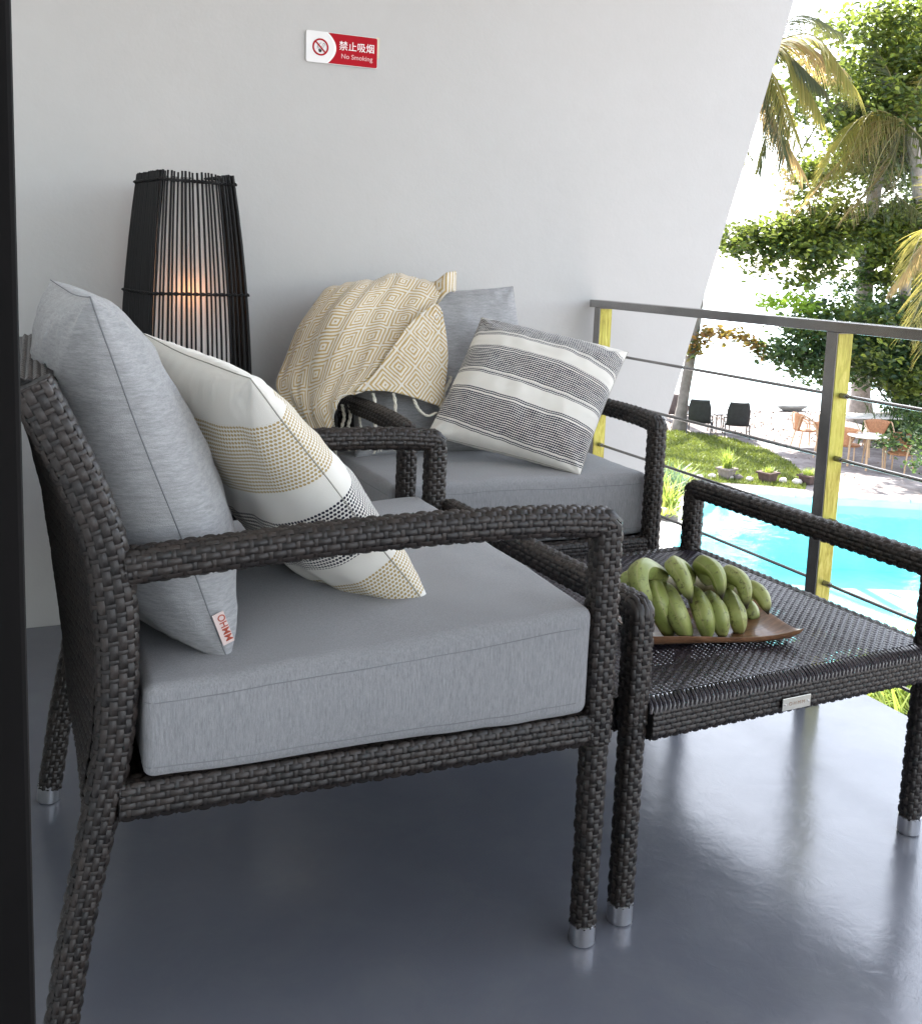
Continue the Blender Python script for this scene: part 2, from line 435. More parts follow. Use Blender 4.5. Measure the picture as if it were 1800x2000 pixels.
def wpath(name, P, side, a, b, rc, parent, **kw):
    fn, S, L = beam_fn(P, side, a, b, rc)
    mat = kw.pop('mat', M_wicker)
    return weave(fn, S, L, True, name, mat, parent, **kw)
def foot_cap(parent, c, r=.0218, h=.036, tilt=(0, 0)):
    mb = MB(); n = 28
    prof = [(0, 0), (r*.86, 0), (r, .003), (r, h), (r*.93, h+.0008), (r*.80, h+.0008)]
    mb.lathe(prof, (0, 0, 0), n)
    o = mb.build('foot_cap', M_alu, parent, smooth=True); o.location = tuple(c); o.rotation_euler = (tilt[0], tilt[1], 0)
    return o

# ------------------------------------------------------------------ armchair
BACK0 = [(-.806, .030), (-.795, .10), (-.785, .17), (-.770, .25), (-.750, .35), (-.730, .46), (-.724, .55), (-.726, .64), (-.738, .73), (-.764, .81), (-.795, .88), (-.822, .935)]
def armchair(loc, rz, W, arm_z, label, seed, bk=1.0):
    BACK = [(x, z if z < .5 else .5+(z-.5)*bk) for x, z in BACK0]
    zt_ = BACK[-1][1]
    bx_at = lambda z: float(np.interp(z, [p[1] for p in BACK], [p[0] for p in BACK]))
    t = empty('wicker_armchair', loc, label, 'armchair', rz, 'dark wicker armchairs')
    Wy = W
    za = arm_z-.024
    for si, y in ((0, 0.0), (1, Wy)):
        # arm sweeps forward from the back post, turns the corner and runs down as the front post
        tail = spline([(-.715, y, za-.014), (-.58, y, za-.004), (-.42, y, za+.005), (-.25, y, za+.009), (-.10, y, za+.007), (-.022, y, za+.001)], 40)
        P = bend_path(list(tail[:-1])+[np.array((.0, y, za)), np.array((.0, y, .352))], .004)
        wpath('arm', P, (0, 1, 0), .0208, .0195, .012, t, seed=seed+si)
        leg = wbeam('front_leg', [(0, y, .358), (-.001, y, .034)], (0, 1, 0), [.0195]*30+[.0180]*30, .0185, .016, t, seed=seed+2+si)
        foot_cap(leg, (-.001, y, 0))
        Q = [(x, y, z) for x, z in BACK]
        bl = wbeam('back_leg', Q, (0, 1, 0), np.concatenate([np.full(25, .019), np.linspace(.019, .026, 45), np.full(30, .025)]), .0195, .014, t, n=100, seed=seed+4+si)
        foot_cap(bl, (-.809, y, 0), tilt=(0, .08))
        wbeam('side_rail', [(-.725, y, .378), (-.018, y, .378)], (0, 1, 0), .0245, .018, .009, t, seed=seed+6+si)
    wbeam('front_rail', [(0, .018, .378), (0, Wy-.018, .378)], (1, 0, 0), .0245, .018, .009, t, seed=seed+8)
    wbeam('back_rail', [(-.748, .018, .378), (-.748, Wy-.018, .378)], (1, 0, 0), .0245, .018, .009, t, seed=seed+9)
    wbeam('top_rail', [(-.818, .020, zt_-.020), (-.818, Wy-.020, zt_-.020)], (1, 0, 0), .022, .028, .018, t, seed=seed+10)
    # woven back panel, gently bowed to the rear
    zs = np.linspace(.40, zt_-.020, 40); xs = np.array([bx_at(z) for z in zs]); L = np.concatenate([[0], np.cumsum(np.hypot(np.diff(zs), np.diff(xs)))])
    for sgn, nm in ((1, 'back_panel'), (-1, 'back_panel')):
        def fn(s, tt, sgn=sgn):
            u = s/(Wy-.04); z = np.interp(tt, L, zs); x = np.interp(tt, L, xs)
            bow = .045*np.sin(np.clip(u, 0, 1)*PI)*np.sin(np.clip(tt/L[-1], 0, 1)*PI*.85+.2)
            P = np.stack([x+sgn*.013-bow-(.012 if sgn < 0 else 0), .02+s, z], 1)
            N = np.tile([sgn*1.0, 0, 0], (len(s), 1)); return P, N
        weave(fn, Wy-.04, L[-1], False, nm, M_wicker, t, seed=seed+12, nu=4)
    # seat deck under the cushion
    def fn2(s, tt):
        return np.stack([-.715+s, .02+tt, np.full(len(s), .392)], 1), np.tile([0, 0, 1.0], (len(s), 1))
    weave(fn2, .70, Wy-.04, False, 'seat_deck', M_wicker, t, seed=seed+13, nu=4, pitch_s=.011, pitch_t=.017)
    return t

# ------------------------------------------------------------------ soft furnishings
def rounded_box(e, r, n=(40, 36, 12), bulge=.006, seed=0, wob=.003, slope=0.0):
    ex, ey, ez = e; V = []; F = []
    def pos(p):
        inner = np.array([max(-(ex-r), min(ex-r, p[0])), max(-(ey-r), min(ey-r, p[1])), max(-(ez-r), min(ez-r, p[2]))])
        d = np.array(p)-inner; L = np.linalg.norm(d); q = inner+(d/L*r if L > 1e-9 else 0)
        top = max(0, q[2]/ez); fx = 1-(q[0]/ex)**2; fy = 1-(q[1]/ey)**2; fz = 1-(q[2]/ez)**2
        q[2] += bulge*fx**.5*fy**.5*top if fx > 0 and fy > 0 else 0
        q[0] += math.copysign(bulge*.7*max(0, fz)*max(0, fy)*abs(q[0]/ex)**8, q[0]); q[1] += math.copysign(bulge*.7*max(0, fz)*max(0, fx)*abs(q[1]/ey)**8, q[1])
        w = noise.noise(Vector((q[0]*5+seed, q[1]*5, q[2]*5)))+.4*noise.noise(Vector((q[0]*16+seed, q[1]*16, q[2]*14)))
        q[2] += wob*w; q[0] += wob*.6*noise.noise(Vector((q[1]*6+seed, q[2]*9, 3.3))); q[1] += wob*.6*noise.noise(Vector((q[0]*6+seed, q[2]*9, 8.1)))
        q[2] += slope*q[0]*(q[2]+ez)/(2*ez)
        return q
    def spaced(h, rr, n):
        k = max(3, n//6); a = np.linspace(-h, -h+rr, k, endpoint=False); b = np.linspace(-h+rr, h-rr, n-2*k, endpoint=False); c = np.linspace(h-rr, h, k+1)
        return np.concatenate([a, b, c])
    X, Y, Z = spaced(ex, r, n[0]), spaced(ey, r, n[1]), spaced(ez, r, n[2])
    idx = {}
    def vid(p):
        k = (round(p[0], 6), round(p[1], 6), round(p[2], 6))
        if k not in idx: idx[k] = len(V); V.append(pos(p))
        return idx[k]
    for A, B, fix, f in ((X, Y, ez, lambda a, b, c: (a, b, c)), (Y, X, -ez, lambda a, b, c: (b, a, c)), (Y, Z, ex, lambda a, b, c: (c, a, b)), (Z, Y, -ex, lambda a, b, c: (c, b, a)),
                         (Z, X, ey, lambda a, b, c: (b, c, a)), (X, Z, -ey, lambda a, b, c: (a, c, b))):
        for i in range(len(A)-1):
            for j in range(len(B)-1):
                F.append([vid(f(A[i], B[j], fix)), vid(f(A[i+1], B[j], fix)), vid(f(A[i+1], B[j+1], fix)), vid(f(A[i], B[j+1], fix))])
    return np.array(V), np.array(F), pos
def seat_cushion(loc, rz, L, W, H, label, seed, slope):
    V, F, pos = rounded_box((L/2, W/2, H/2), .015, (46, 46, 18), .013, seed, .0050, slope)
    me = mesh_np('seat_cushion', V, F)
    o = add_obj('seat_cushion', me, M_cushion, None, loc, rz, label=label, cat='cushion', group='grey seat cushions')
    for zz in (H/2-.026, -H/2+.020):
        P = []
        e0, e1 = L/2-.0145, W/2-.0145
        for cx, cy, w0 in ((e0, e1, 0), (-e0, e1, 90), (-e0, -e1, 180), (e0, -e1, 270)):
            for w in np.linspace(w0, w0+90, 7): P.append((cx+.0145*math.cos(math.radians(w)), cy+.0145*math.sin(math.radians(w))))
        P.append(P[0]); P = spline(P, 120)
        Q = []
        for x, y in P:
            x = max(-L/2, min(L/2, x)); y = max(-W/2, min(W/2, y)); q = pos((x, y, zz)); n_ = np.array([q[0]/L*2, q[1]/W*2, 0]); Q.append(q)
        MB().tube(Q, .0008, 5, False).build('seam', M_seam, o, smooth=True)
    return o
def pillow(name, C, T, mat, seam_mat, label, cat, n=70, seed=0, pinch=.035, wr=.006, sag=.12, p=2.3, q=.55, group=None, flip=False, tb=(1.0, 1.0)):
    """C: top-left, top-right, bottom-right, bottom-left (front side faces cross(right, up))"""
    TL, TR, BR, BL = [np.asarray(c, float) for c in C]
    cen = (TL+TR+BR+BL)/4; nor = nz(np.cross((TR+BR-TL-BL), (TL+TR-BL-BR))); nor = -nor if flip else nor
    size = np.linalg.norm(TR-TL)
    g = np.sin(np.linspace(-1, 1, n+1)*PI/2)*.55+np.linspace(-1, 1, n+1)*.45
    def pt(u, v, side):
        cu = pinch*(1-v*v)*abs(u)**2.5; cv = pinch*(1-u*u)*abs(v)**2.5
        uu = u*(1-cu); vv = v*(1-cv)
        a, b = (uu+1)/2, (1-vv)/2
        base = (TL*(1-a)+TR*a)*(1-b)+(BL*(1-a)+BR*a)*b
        prof = max(0, (1-abs(u)**p)*(1-abs(v)**p))**q
        h = T/2*prof*(1+sag*(-v)*.6)*(tb[0] if side > 0 else tb[1])
        e = 1-prof
        k = Vector((u*2.1+seed*7, v*2.1, side*3+seed)); low = noise.noise(k)
        # puckers running in from the seam
        au, av = abs(u), abs(v)
        pu = math.sin(v*38+5*noise.noise(Vector((v*6, seed, side))))*math.exp(-(1-au)*9); pv = math.sin(u*38+5*noise.noise(Vector((u*6, seed+3, side))))*math.exp(-(1-av)*9)
        cor = math.exp(-((1-au)+(1-av))*3.2); rad = math.sin(math.atan2(1.02-au, 1.02-av)*9+seed)
        h2 = h+wr*(low*1.1*prof+.30*(pu+pv)*min(1, prof*2)+1.0*cor*rad*min(1, prof*2.2)+.5*prof*noise.noise(Vector((u*6+seed, v*6, side))))
        if prof < 1e-6: h2 = 0
        return base+nor*side*max(h2, 0)+nor*wr*.5*noise.noise(Vector((u*1.1, v*1.3, seed+9)))
    V = []; UV = []; N1 = n+1
    for side in (1, -1):
        for j in range(N1):
            for i in range(N1):
                V.append(pt(g[i], g[j], side)); UV.append(((g[i]+1)/2, (1-g[j])/2))
    a = (np.arange(n)[:, None]*N1+np.arange(n)[None]).ravel(); F1 = np.stack([a, a+1, a+N1+1, a+N1], 1); F2 = F1[:, ::-1]+N1*N1
    V = np.array(V)-cen
    G4 = V.reshape(2, N1, N1, 3)
    au_ = np.concatenate([np.zeros((2, N1, 1)), np.cumsum(np.linalg.norm(np.diff(G4, axis=2), axis=3), axis=2)], 2); au_ /= au_[:, :, -1:]
    av_ = np.concatenate([np.zeros((2, 1, N1)), np.cumsum(np.linalg.norm(np.diff(G4, axis=1), axis=3), axis=1)], 1); av_ /= av_[:, -1:, :]
    UV = np.stack([au_, 1-av_], 3).reshape(-1, 2)
    Fq = np.concatenate([F1, F2])
    if flip: Fq = Fq[:, ::-1]
    me = mesh_np(name, V, Fq, uv=np.array(UV))
    bm = bmesh.new(); bm.from_mesh(me); bmesh.ops.remove_doubles(bm, verts=bm.verts, dist=1e-5); bm.to_mesh(me); bm.free()
    for pl in me.polygons: pl.use_smooth = True
    o = add_obj(name, me, mat, None, cen, label=label, cat=cat, group=group)
    E = [pt(u, -1, 1) for u in g]+[pt(1, v, 1) for v in g]+[pt(u, 1, 1) for u in g[::-1]]+[pt(-1, v, 1) for v in g[::-1]]
    MB().tube(np.array(E)-cen, np.float64(.0010), 5, False).build('seam', seam_mat, o, smooth=True)
    return o, pt, cen, nor

def text_mesh(name, body, size, mat, parent, loc, rot, extrude=.0003, align='CENTER', bold=0.0, xs=1.0):
    c = bpy.data.curves.new(name, 'FONT'); c.body = body; c.size = size; c.extrude = extrude; c.align_x = align; c.align_y = 'CENTER'; c.offset = bold
    o = bpy.data.objects.new(name, c); COL.objects.link(o)
    bpy.context.view_layer.update()
    dg = bpy.context.evaluated_depsgraph_get(); me = bpy.data.meshes.new_from_object(o.evaluated_get(dg))
    bpy.data.objects.remove(o); bpy.data.curves.remove(c)
    me.name = name; me.materials.clear()
    t = add_obj(name, me, mat, parent); t.location = tuple(loc); t.rotation_euler = rot; t.scale = (xs, 1, 1)
    return t
#STRUCT
# ================================================================== STRUCTURE
WALL_Y = 3.13
def edge_x(z): return 2.253+.2846*(z-.61)
# side wall with its raked outer edge
mb = MB()
zt, zb = 3.6, -3.0
for y0, y1 in ((WALL_Y, WALL_Y+.16),):
    V = [(-.6, y0, zb), (edge_x(zb), y0, zb), (edge_x(zt), y0, zt), (-.6, y0, zt), (-.6, y1, zb), (edge_x(zb), y1, zb), (edge_x(zt), y1, zt), (-.6, y1, zt)]
    mb.add(V, [(0, 1, 2, 3), (5, 4, 7, 6), (1, 5, 6, 2), (4, 0, 3, 7), (3, 2, 6, 7), (4, 5, 1, 0)])
mb.build('side_wall', M_plaster, kind='structure')
MB().box((-3.2, -3.4, -.28), (2.08, WALL_Y-.002, 0)).build('balcony_floor', M_floor, kind='structure')
MB().box((-3.2, -3.4, 2.75), (2.86, WALL_Y-.002, 2.95)).build('ceiling', M_ceiling, kind='structure')
MB().box((-.20, -3.4, .001), (-.04, -2.2, 2.748)).build('unseen_facade_wall', M_ceiling, kind='structure')
MB().box((-3.2, -2.36, .001), (-.202, -2.202, 2.748)).build('room_side_wall', M_plaster, kind='structure')
MB().box((-3.36, -3.4, .001), (-3.202, WALL_Y-.002, 2.748)).build('room_wall', M_plaster, kind='structure')

# unseen wall beyond the jamb in place of a glass door, white to bounce light
jx = float(at(46, 1000, Y=.62)[0])
MB().box((-.20, .70, .001), (-.035, WALL_Y-.002, 2.748)).build('unseen_facade_wall', M_ceiling, kind='structure')
j = MB().box((jx-.13, .62, .001), (jx, .70, 2.745)).build('door_jamb', M_jamb, bevel=.003)
j['label'] = 'near black vertical door jamb standing close beside the near armchair'; j['category'] = 'door jamb'

# ------------------------------------------------------------------ railing
def mat_gold_refl():  # mottled gold colour stands in for a reflection on the post metal
    m = NT('painted_gold_reflection'); v = m.coord('Object', scale=(1, 1, .16)); o = m.coord('Object')
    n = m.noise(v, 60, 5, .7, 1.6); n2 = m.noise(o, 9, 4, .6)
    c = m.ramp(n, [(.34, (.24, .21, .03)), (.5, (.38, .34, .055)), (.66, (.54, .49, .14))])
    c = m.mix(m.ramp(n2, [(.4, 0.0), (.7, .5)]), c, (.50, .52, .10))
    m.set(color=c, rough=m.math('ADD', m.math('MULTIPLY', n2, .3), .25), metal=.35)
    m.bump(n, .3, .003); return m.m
M_gold_refl = mat_gold_refl()
ral = empty('balcony_railing', (1.893, 1.0, 0), 'grey metal balcony railing with yellow-faced posts and thin rods', 'railing')
def rbox(name, a, b, mat, **k):
    off = np.array([1.893, 1.0, 0]); return MB().box(np.array(a)-off, np.array(b)-off).build(name, mat, ral, **k)
rbox('top_rail', (1.868, -3.39, .967), (1.918, WALL_Y-.02, .993), M_rail, bevel=.002)
for y in (3.04, 1.93, .82, -.29, -1.40, -2.51, -3.32):
    p = rbox('post', (1.869, y, .001), (1.917, y+.038, .9665), M_rail, bevel=.0015)
    f = rbox('gold_reflection_face', (1.8705, y-.003, .004), (1.9155, y-.0002, .964), M_gold_refl); f.parent = p
for z in (.811, .652, .492, .329, .160):
    mb = MB(); mb.tube([(1.893-1.893, -3.38-1.0, z), (0, WALL_Y-1.0-.03, z)], .0047, 8)
    for y in (3.04, 1.93, .82, -.29, -1.40, -2.51, -3.32):
        mb.tube([(0, y-1-.026, z), (0, y-1-.004, z)], .0072, 10); mb.tube([(0, y-1+.039, z), (0, y-1+.056, z)], .0072, 10)
    mb.build('rod', M_rail, ral, smooth=True)

# ------------------------------------------------------------------ grounds outside
G = -3.0
def mat_sand():
    m = NT('beach_sand_and_litter'); v = m.coord('Object')
    n = m.noise(v, .9, 8, .7); n2 = m.noise(v, 2.6, 8, .75)
    c = m.mix(m.ramp(n, [(.35, 0.0), (.65, 1.0)]), (.20, .175, .17), (.33, .30, .295))
    c = m.mix(m.ramp(n2, [(.42, 0.0), (.68, .8)]), c, (.09, .07, .066))
    m.set(color=c, rough=.95, spec=.1); m.bump(n2, .6, .05); return m.m
def mat_lawn():
    m = NT('lawn_turf'); v = m.coord('Object'); n = m.noise(v, 1.2, 6, .65); n2 = m.noise(v, 18, 6, .7)
    c = m.mix(m.ramp(n, [(.3, 0.0), (.7, 1.0)]), (.07, .115, .018), (.14, .19, .03))
    c = m.mix(m.math('MULTIPLY', n2, .5), c, (.11, .11, .03)); m.set(color=c, rough=.95, spec=.1); m.bump(n2, .5, .04); return m.m
M_sand = mat_sand(); M_lawn = mat_lawn()
M_coping = simple('pool_stone', (.46, .45, .44), .7, var=.2, scale=5, bump=.3, bscale=30)
M_deck = simple('washed_pebble_deck', (.52, .50, .48), .8, var=.25, scale=9, bump=.4, bscale=60)
P2 = lambda px, py: at(px, py, z=G)[:2]
loop = [P2(*q) for q in ((1402, 962), (1480, 967), (1560, 973), (1680, 977), (1800, 984), (2150, 1003))]
loop += [P2(2500, 1330), P2(1790, 1338), P2(1480, 1330), P2(1290, 1200), P2(1325, 1050), P2(1372, 985)]
loop = spline(np.array([[*p, 0] for p in loop+[loop[0]]]), 90)[:-1, :2]
sh_a, sh_b = at(1250, 797, z=G)[:2], at(1900, 807, z=G)[:2]
sd = nz(sh_b-sh_a); sn = np.array([sd[1], -sd[0]])   # towards land
if sn@(-sh_a) < 0: sn = -sn
A0, A1 = sh_a-sd*320, sh_a+sd*320
bm = bmesh.new()
outer = [bm.verts.new((*q, G)) for q in (A0, A1, A1+sn*320, A0+sn*320)]
inner = [bm.verts.new((*q, G)) for q in loop]
E = [bm.edges.new((L[i], L[(i+1) % len(L)])) for L in (outer, inner) for i in range(len(L))]
bmesh.ops.triangle_fill(bm, use_beauty=True, use_dissolve=False, edges=E)
bmesh.ops.recalc_face_normals(bm, faces=bm.faces)
if bm.faces[0].normal.z < 0: bmesh.ops.reverse_faces(bm, faces=bm.faces)
me = bpy.data.meshes.new('ground'); bm.to_mesh(me); bm.free()
add_obj('ground', me, M_sand, kind='structure')
def sheet(name, pts, z, mat, kind='structure'):
    bm = bmesh.new(); vs = [bm.verts.new((p[0], p[1], z)) for p in pts]; f = bm.faces.new(vs)
    if f.normal.z < 0: f.normal_flip()
    bm.normal_update()
    if f.normal.z < 0: f.normal_flip()
    bmesh.ops.triangulate(bm, faces=bm.faces); me = bpy.data.meshes.new(name); bm.to_mesh(me); bm.free()
    return add_obj(name, me, mat, kind=kind)
# sea
M_sea = NT('sea_water'); v_ = M_sea.coord('Object'); M_sea.set(color=(.25, .36, .38), rough=.22, spec=.6); M_sea.bump(M_sea.noise(v_, .6, 6, .6), .4, .3); M_sea = M_sea.m
sheet('sea', [sh_a-sd*3500-sn*(-6), sh_a+sd*3500+sn*6, sh_a+sd*3500-sn*4500, sh_a-sd*3500-sn*4500], G-.10, M_sea)
# pool
cen2 = loop.mean(0)
mb = MB(); n = len(loop)
V = [(*p, G-.0) for p in loop]+[(*p, G-1.35) for p in loop]
mb.add(V, [(i, (i+1) % n, n+(i+1) % n, n+i) for i in range(n)])
mb.add([(*p, G-1.35) for p in loop], [tuple(range(n))])
M_poolb = simple('pool_mosaic', (.42, .84, .89), .5, var=.12, scale=2)
mb.build('pool_basin', M_poolb, kind='structure')
M_w = NT('pool_water'); v_ = M_w.coord('Object')
bmp = M_w.node('ShaderNodeBump'); M_w.put(bmp.inputs['Height'], M_w.noise(v_, 1.6, 4, .55, .6)); bmp.inputs['Strength'].default_value = .35; bmp.inputs['Distance'].default_value = .05
tr = M_w.node('ShaderNodeBsdfTransparent'); tr.inputs[0].default_value = (.86, .985, .99, 1)
gl = M_w.node('ShaderNodeBsdfGlossy'); gl.inputs['Roughness'].default_value = .04; M_w.l.new(bmp.outputs[0], gl.inputs['Normal'])
fr = M_w.node('ShaderNodeFresnel'); fr.inputs[0].default_value = 1.33; M_w.l.new(bmp.outputs[0], fr.inputs['Normal'])
mx = M_w.node('ShaderNodeMixShader'); M_w.l.new(fr.outputs[0], mx.inputs[0]); M_w.l.new(tr.outputs[0], mx.inputs[1]); M_w.l.new(gl.outputs[0], mx.inputs[2]); M_w.l.new(mx.outputs[0], M_w.out.inputs[0])
sheet('pool_water', loop, G-.12, M_w.m)
# coping stones round the pool
def offset_loop(L, d):
    out = []
    for i in range(len(L)):
        t = nz(L[(i+1) % len(L)]-L[i-1]); nn = np.array([t[1], -t[0]])
        if nn@(L[i]-cen2) < 0: nn = -nn
        out.append(L[i]+nn*d)
    return np.array(out)
o1 = offset_loop(loop, .42)
cop = empty('pool_coping', (*cen2, G), 'pale stone coping running round the turquoise pool', 'coping')
rs = random.Random(4)
for i in range(0, n, 2):
    k = (i+2) % n; m_ = (i+1) % n; hgt = .05+rs.uniform(-.006, .012)
    g = .012
    a0, a1, b0, b1 = loop[i], loop[k], o1[i], o1[k]
    t = nz(a1-a0)*g
    pts = [a0+t, loop[m_], a1-t, b1-t, o1[m_], b0+t]
    V = [(*(q-cen2), .002) for q in pts]+[(*(q-cen2), hgt) for q in pts]
    mb = MB(); mb.add(V, [tuple(range(6))[::-1], tuple(range(6, 12))]+[(q, (q+1) % 6, 6+(q+1) % 6, 6+q) for q in range(6)])
    mb.build('coping_stone', M_coping, cop)
# pebble deck to the left of the pool and lawn behind
dk = [P2(*q) for q in ((1250, 1100), (1283, 1030), (1300, 1000), (1340, 950), (1362, 950), (1330, 985), (1300, 1045), (1250, 1160))]
sheet('pool_deck', [P2(*q) for q in ((1180, 1120), (1290, 1010), (1338, 958), (1372, 962), (1352, 985), (1310, 1050), (1270, 1190), (1180, 1290))], G+.004, M_deck)
lawn_px = [(1130, 985), (1240, 980), (1290, 960), (1335, 942), (1420, 943), (1500, 949), (1572, 956), (1580, 935), (1545, 905), (1500, 880), (1430, 858), (1330, 842), (1180, 842)]
lawn_pts = [P2(*q) for q in lawn_px]
sheet('lawn', lawn_pts, G+.004, M_lawn)
# grass blades of the lawn
def inside(p, poly):
    c = False; j = len(poly)-1
    for i in range(len(poly)):
        if (poly[i][1] > p[1]) != (poly[j][1] > p[1]) and p[0] < (poly[j][0]-poly[i][0])*(p[1]-poly[i][1])/(poly[j][1]-poly[i][1])+poly[i][0]: c = not c
        j = i
    return c
def blades(pts, h, w, lean, rs, seg=1):
    """pts (n,3) -> mesh arrays of grass blades"""
    n = len(pts); az = rs.uniform(0, 2*PI, n); L = h*rs.uniform(.6, 1.3, n); ln = lean*rs.uniform(.2, 1.4, n)
    d = np.stack([np.cos(az), np.sin(az), np.zeros(n)], 1); s = np.stack([-np.sin(az), np.cos(az), np.zeros(n)], 1)*w
    rows = []
    for k in range(seg+1):
        f = k/seg; c = pts+d*(ln*f**1.8)[:, None]*1.0+np.array([0, 0, 1.0])*(L*(f-.25*f*f*(ln/(L+1e-6))))[:, None]
        rows += [c-s*(1-f*.85), c+s*(1-f*.85)]
    V = np.stack(rows, 1).reshape(-1, 3); m = 2*(seg+1)
    F = np.concatenate([np.stack([np.arange(n)*m+2*k, np.arange(n)*m+2*k+1, np.arange(n)*m+2*k+3, np.arange(n)*m+2*k+2], 1) for k in range(seg)])
    return V, F
M_blade = mat_leaf('grass_blade', [(.06, .085, .015), (.11, .145, .022), (.21, .22, .045)], .3, (.26, .31, .05))
rnp = np.random.RandomState(5)
lp = np.array(lawn_pts); lo, hi = lp.min(0), lp.max(0); cand = rnp.uniform(lo, hi, (52000, 2)); cand = np.array([c for c in cand if inside(c, lawn_pts)])
V, F = blades(np.column_stack([cand, np.full(len(cand), G+.004)]), .06, .011, .04, rnp)
add_obj('lawn_grass', mesh_np('lawn_grass', V, F), M_blade, kind='stuff', label='sunlit short lawn grass beyond the pool', cat='grass')

# ------------------------------------------------------------------ plants and trees
M_bark = simple('grey_bark', (.16, .14, .125), .9, var=.35, scale=6, bump=.6, bscale=14)
M_bark2 = simple('pale_palm_bark', (.30, .26, .24), .9, var=.3, scale=9, bump=.5, bscale=20)
M_leafA = mat_leaf('almond_leaf', [(.018, .036, .015), (.026, .050, .020), (.042, .070, .022), (.16, .19, .03), (.028, .048, .020), (.30, .33, .05)], .40, (.34, .42, .07))
M_leafB = mat_leaf('dark_shrub_leaf', [(.012, .030, .015), (.020, .046, .02), (.032, .064, .024), (.09, .13, .03)], .32, (.2, .3, .06))
M_leafC = mat_leaf('rusty_vine_leaf', [(.06, .05, .02), (.12, .10, .03), (.25, .10, .03), (.07, .09, .02)], .4, (.4, .3, .06))
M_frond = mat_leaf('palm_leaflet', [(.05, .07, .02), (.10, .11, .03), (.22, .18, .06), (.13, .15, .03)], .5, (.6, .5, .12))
M_frond_d = mat_leaf('painted_shade_leaflet', [(.03, .045, .02), (.05, .06, .025), (.08, .075, .035)], .3, (.25, .25, .08))  # darker leaflet copy with shade put into its colour
M_frond_b = mat_leaf('dry_palm_leaflet', [(.16, .11, .05), (.24, .17, .08), (.34, .25, .11)], .45, (.6, .42, .18))
M_rachis = simple('palm_midrib', (.19, .16, .06), .6, var=.2)
def leaf_arrays(C, size, rs, up=.6, nrm=None):
    n = len(C); az = rs.uniform(0, 2*PI, n); t = rs.normal(0, up, n)
    d = np.stack([np.cos(az), np.sin(az), rs.normal(-.25, .45, n)], 1); d /= np.linalg.norm(d, axis=1)[:, None]
    N = np.stack([rs.normal(0, up, n), rs.normal(0, up, n), np.ones(n)], 1); s = np.cross(d, N); s /= np.linalg.norm(s, axis=1)[:, None]; N = np.cross(s, d)
    L = size*rs.uniform(.65, 1.25, n)[:, None]; w = L*.30
    p0 = C-d*L*.5; p3 = C+d*L*.5-N*L*.08
    q = [p0, C-d*L*.12+s*w+N*L*.10, C+d*L*.22+s*w*.95+N*L*.08, p3, C+d*L*.22-s*w*.95+N*L*.08, C-d*L*.12-s*w+N*L*.10]
    V = np.stack(q, 1).reshape(-1, 3); b = (np.arange(n)*6)[:, None]
    return V, np.concatenate([b+np.array([[0, 1, 2, 3]]), b+np.array([[0, 3, 4, 5]])])
def crown_points(clusters, rs, clump=.33, dens=1.0):
    dens = dens*1.45
    out = []
    for (px, py, rx, ry, d, cnt) in clusters:
        c = at(px, py, d=d); k = d/FPX; rx_, ry_ = rx*k, ry*k; dp = max(rx_, ry_)*.9
        nsub = max(3, int(cnt/20)); v = rs.normal(0, 1, (nsub, 3)); v /= np.linalg.norm(v, axis=1)[:, None]; v *= rs.uniform(.25, 1, (nsub, 1))**.5
        subs = c+v[:, :1]*rx_*RGT+v[:, 1:2]*ry_*UPV+v[:, 2:]*dp*FWD
        for s_ in subs: out.append(s_+rs.normal(0, clump, (int(26*dens), 3))*np.array([1, 1, .55]))
    return np.concatenate(out)
def crown(name, clusters, size, mat, parent, seed, clump=.33, dens=1.0, up=.6):
    rs = np.random.RandomState(seed); C = crown_points(clusters, rs, clump, dens); size = size*.80
    V, F = leaf_arrays(C, size, rs, up); V = V-np.array(parent.location)
    return add_obj(name, mesh_np(name, V, F, smooth=False), mat, parent, kind='stuff')
def limb(mb, a, b, r0, r1, wob, rs, n=9):
    a, b = np.asarray(a, float), np.asarray(b, float); P = [a+(b-a)*t+np.array([rs.gauss(0, wob), rs.gauss(0, wob), rs.gauss(0, wob*.5)])*math.sin(t*PI) for t in np.linspace(0, 1, n)]
    mb.tube(spline(P, 22), np.linspace(r0, r1, 22), 8)
def trunk(parent, pts, r0, r1, mat, limbs=(), seed=1, name='trunk', rings=0):
    rs = random.Random(seed); o = np.array(parent.location); P = spline([np.asarray(p)-o for p in pts], 60)
    r = np.linspace(r0, r1, 60)*(1+.06*np.array([noise.noise(Vector((i*.3, seed, 0))) for i in range(60)])); r[:5] *= np.linspace(1.45, 1.0, 5)
    if rings: r = r*(1+.035*(np.arange(60) % 2))
    mb = MB(); mb.tube(P, r, 12)
    for (a, b, ra, rb) in limbs: limb(mb, np.asarray(a)-o, np.asarray(b)-o, ra, rb, .25, rs)
    return mb.build(name, mat, parent, smooth=True)
def tuft(name, c, n, h, w, lean, spread, mat, label, cat, seed, parent=None, group=None, seg=3):
    rs = np.random.RandomState(seed); pts = np.column_stack([rs.normal(0, spread, n), rs.normal(0, spread, n), np.zeros(n)])
    V, F = blades(pts, h, w, lean, rs, seg)
    return add_obj(name, mesh_np(name, V, F), mat, parent, None if parent else c, label=label if not parent else None, cat=cat if not parent else None, group=group)
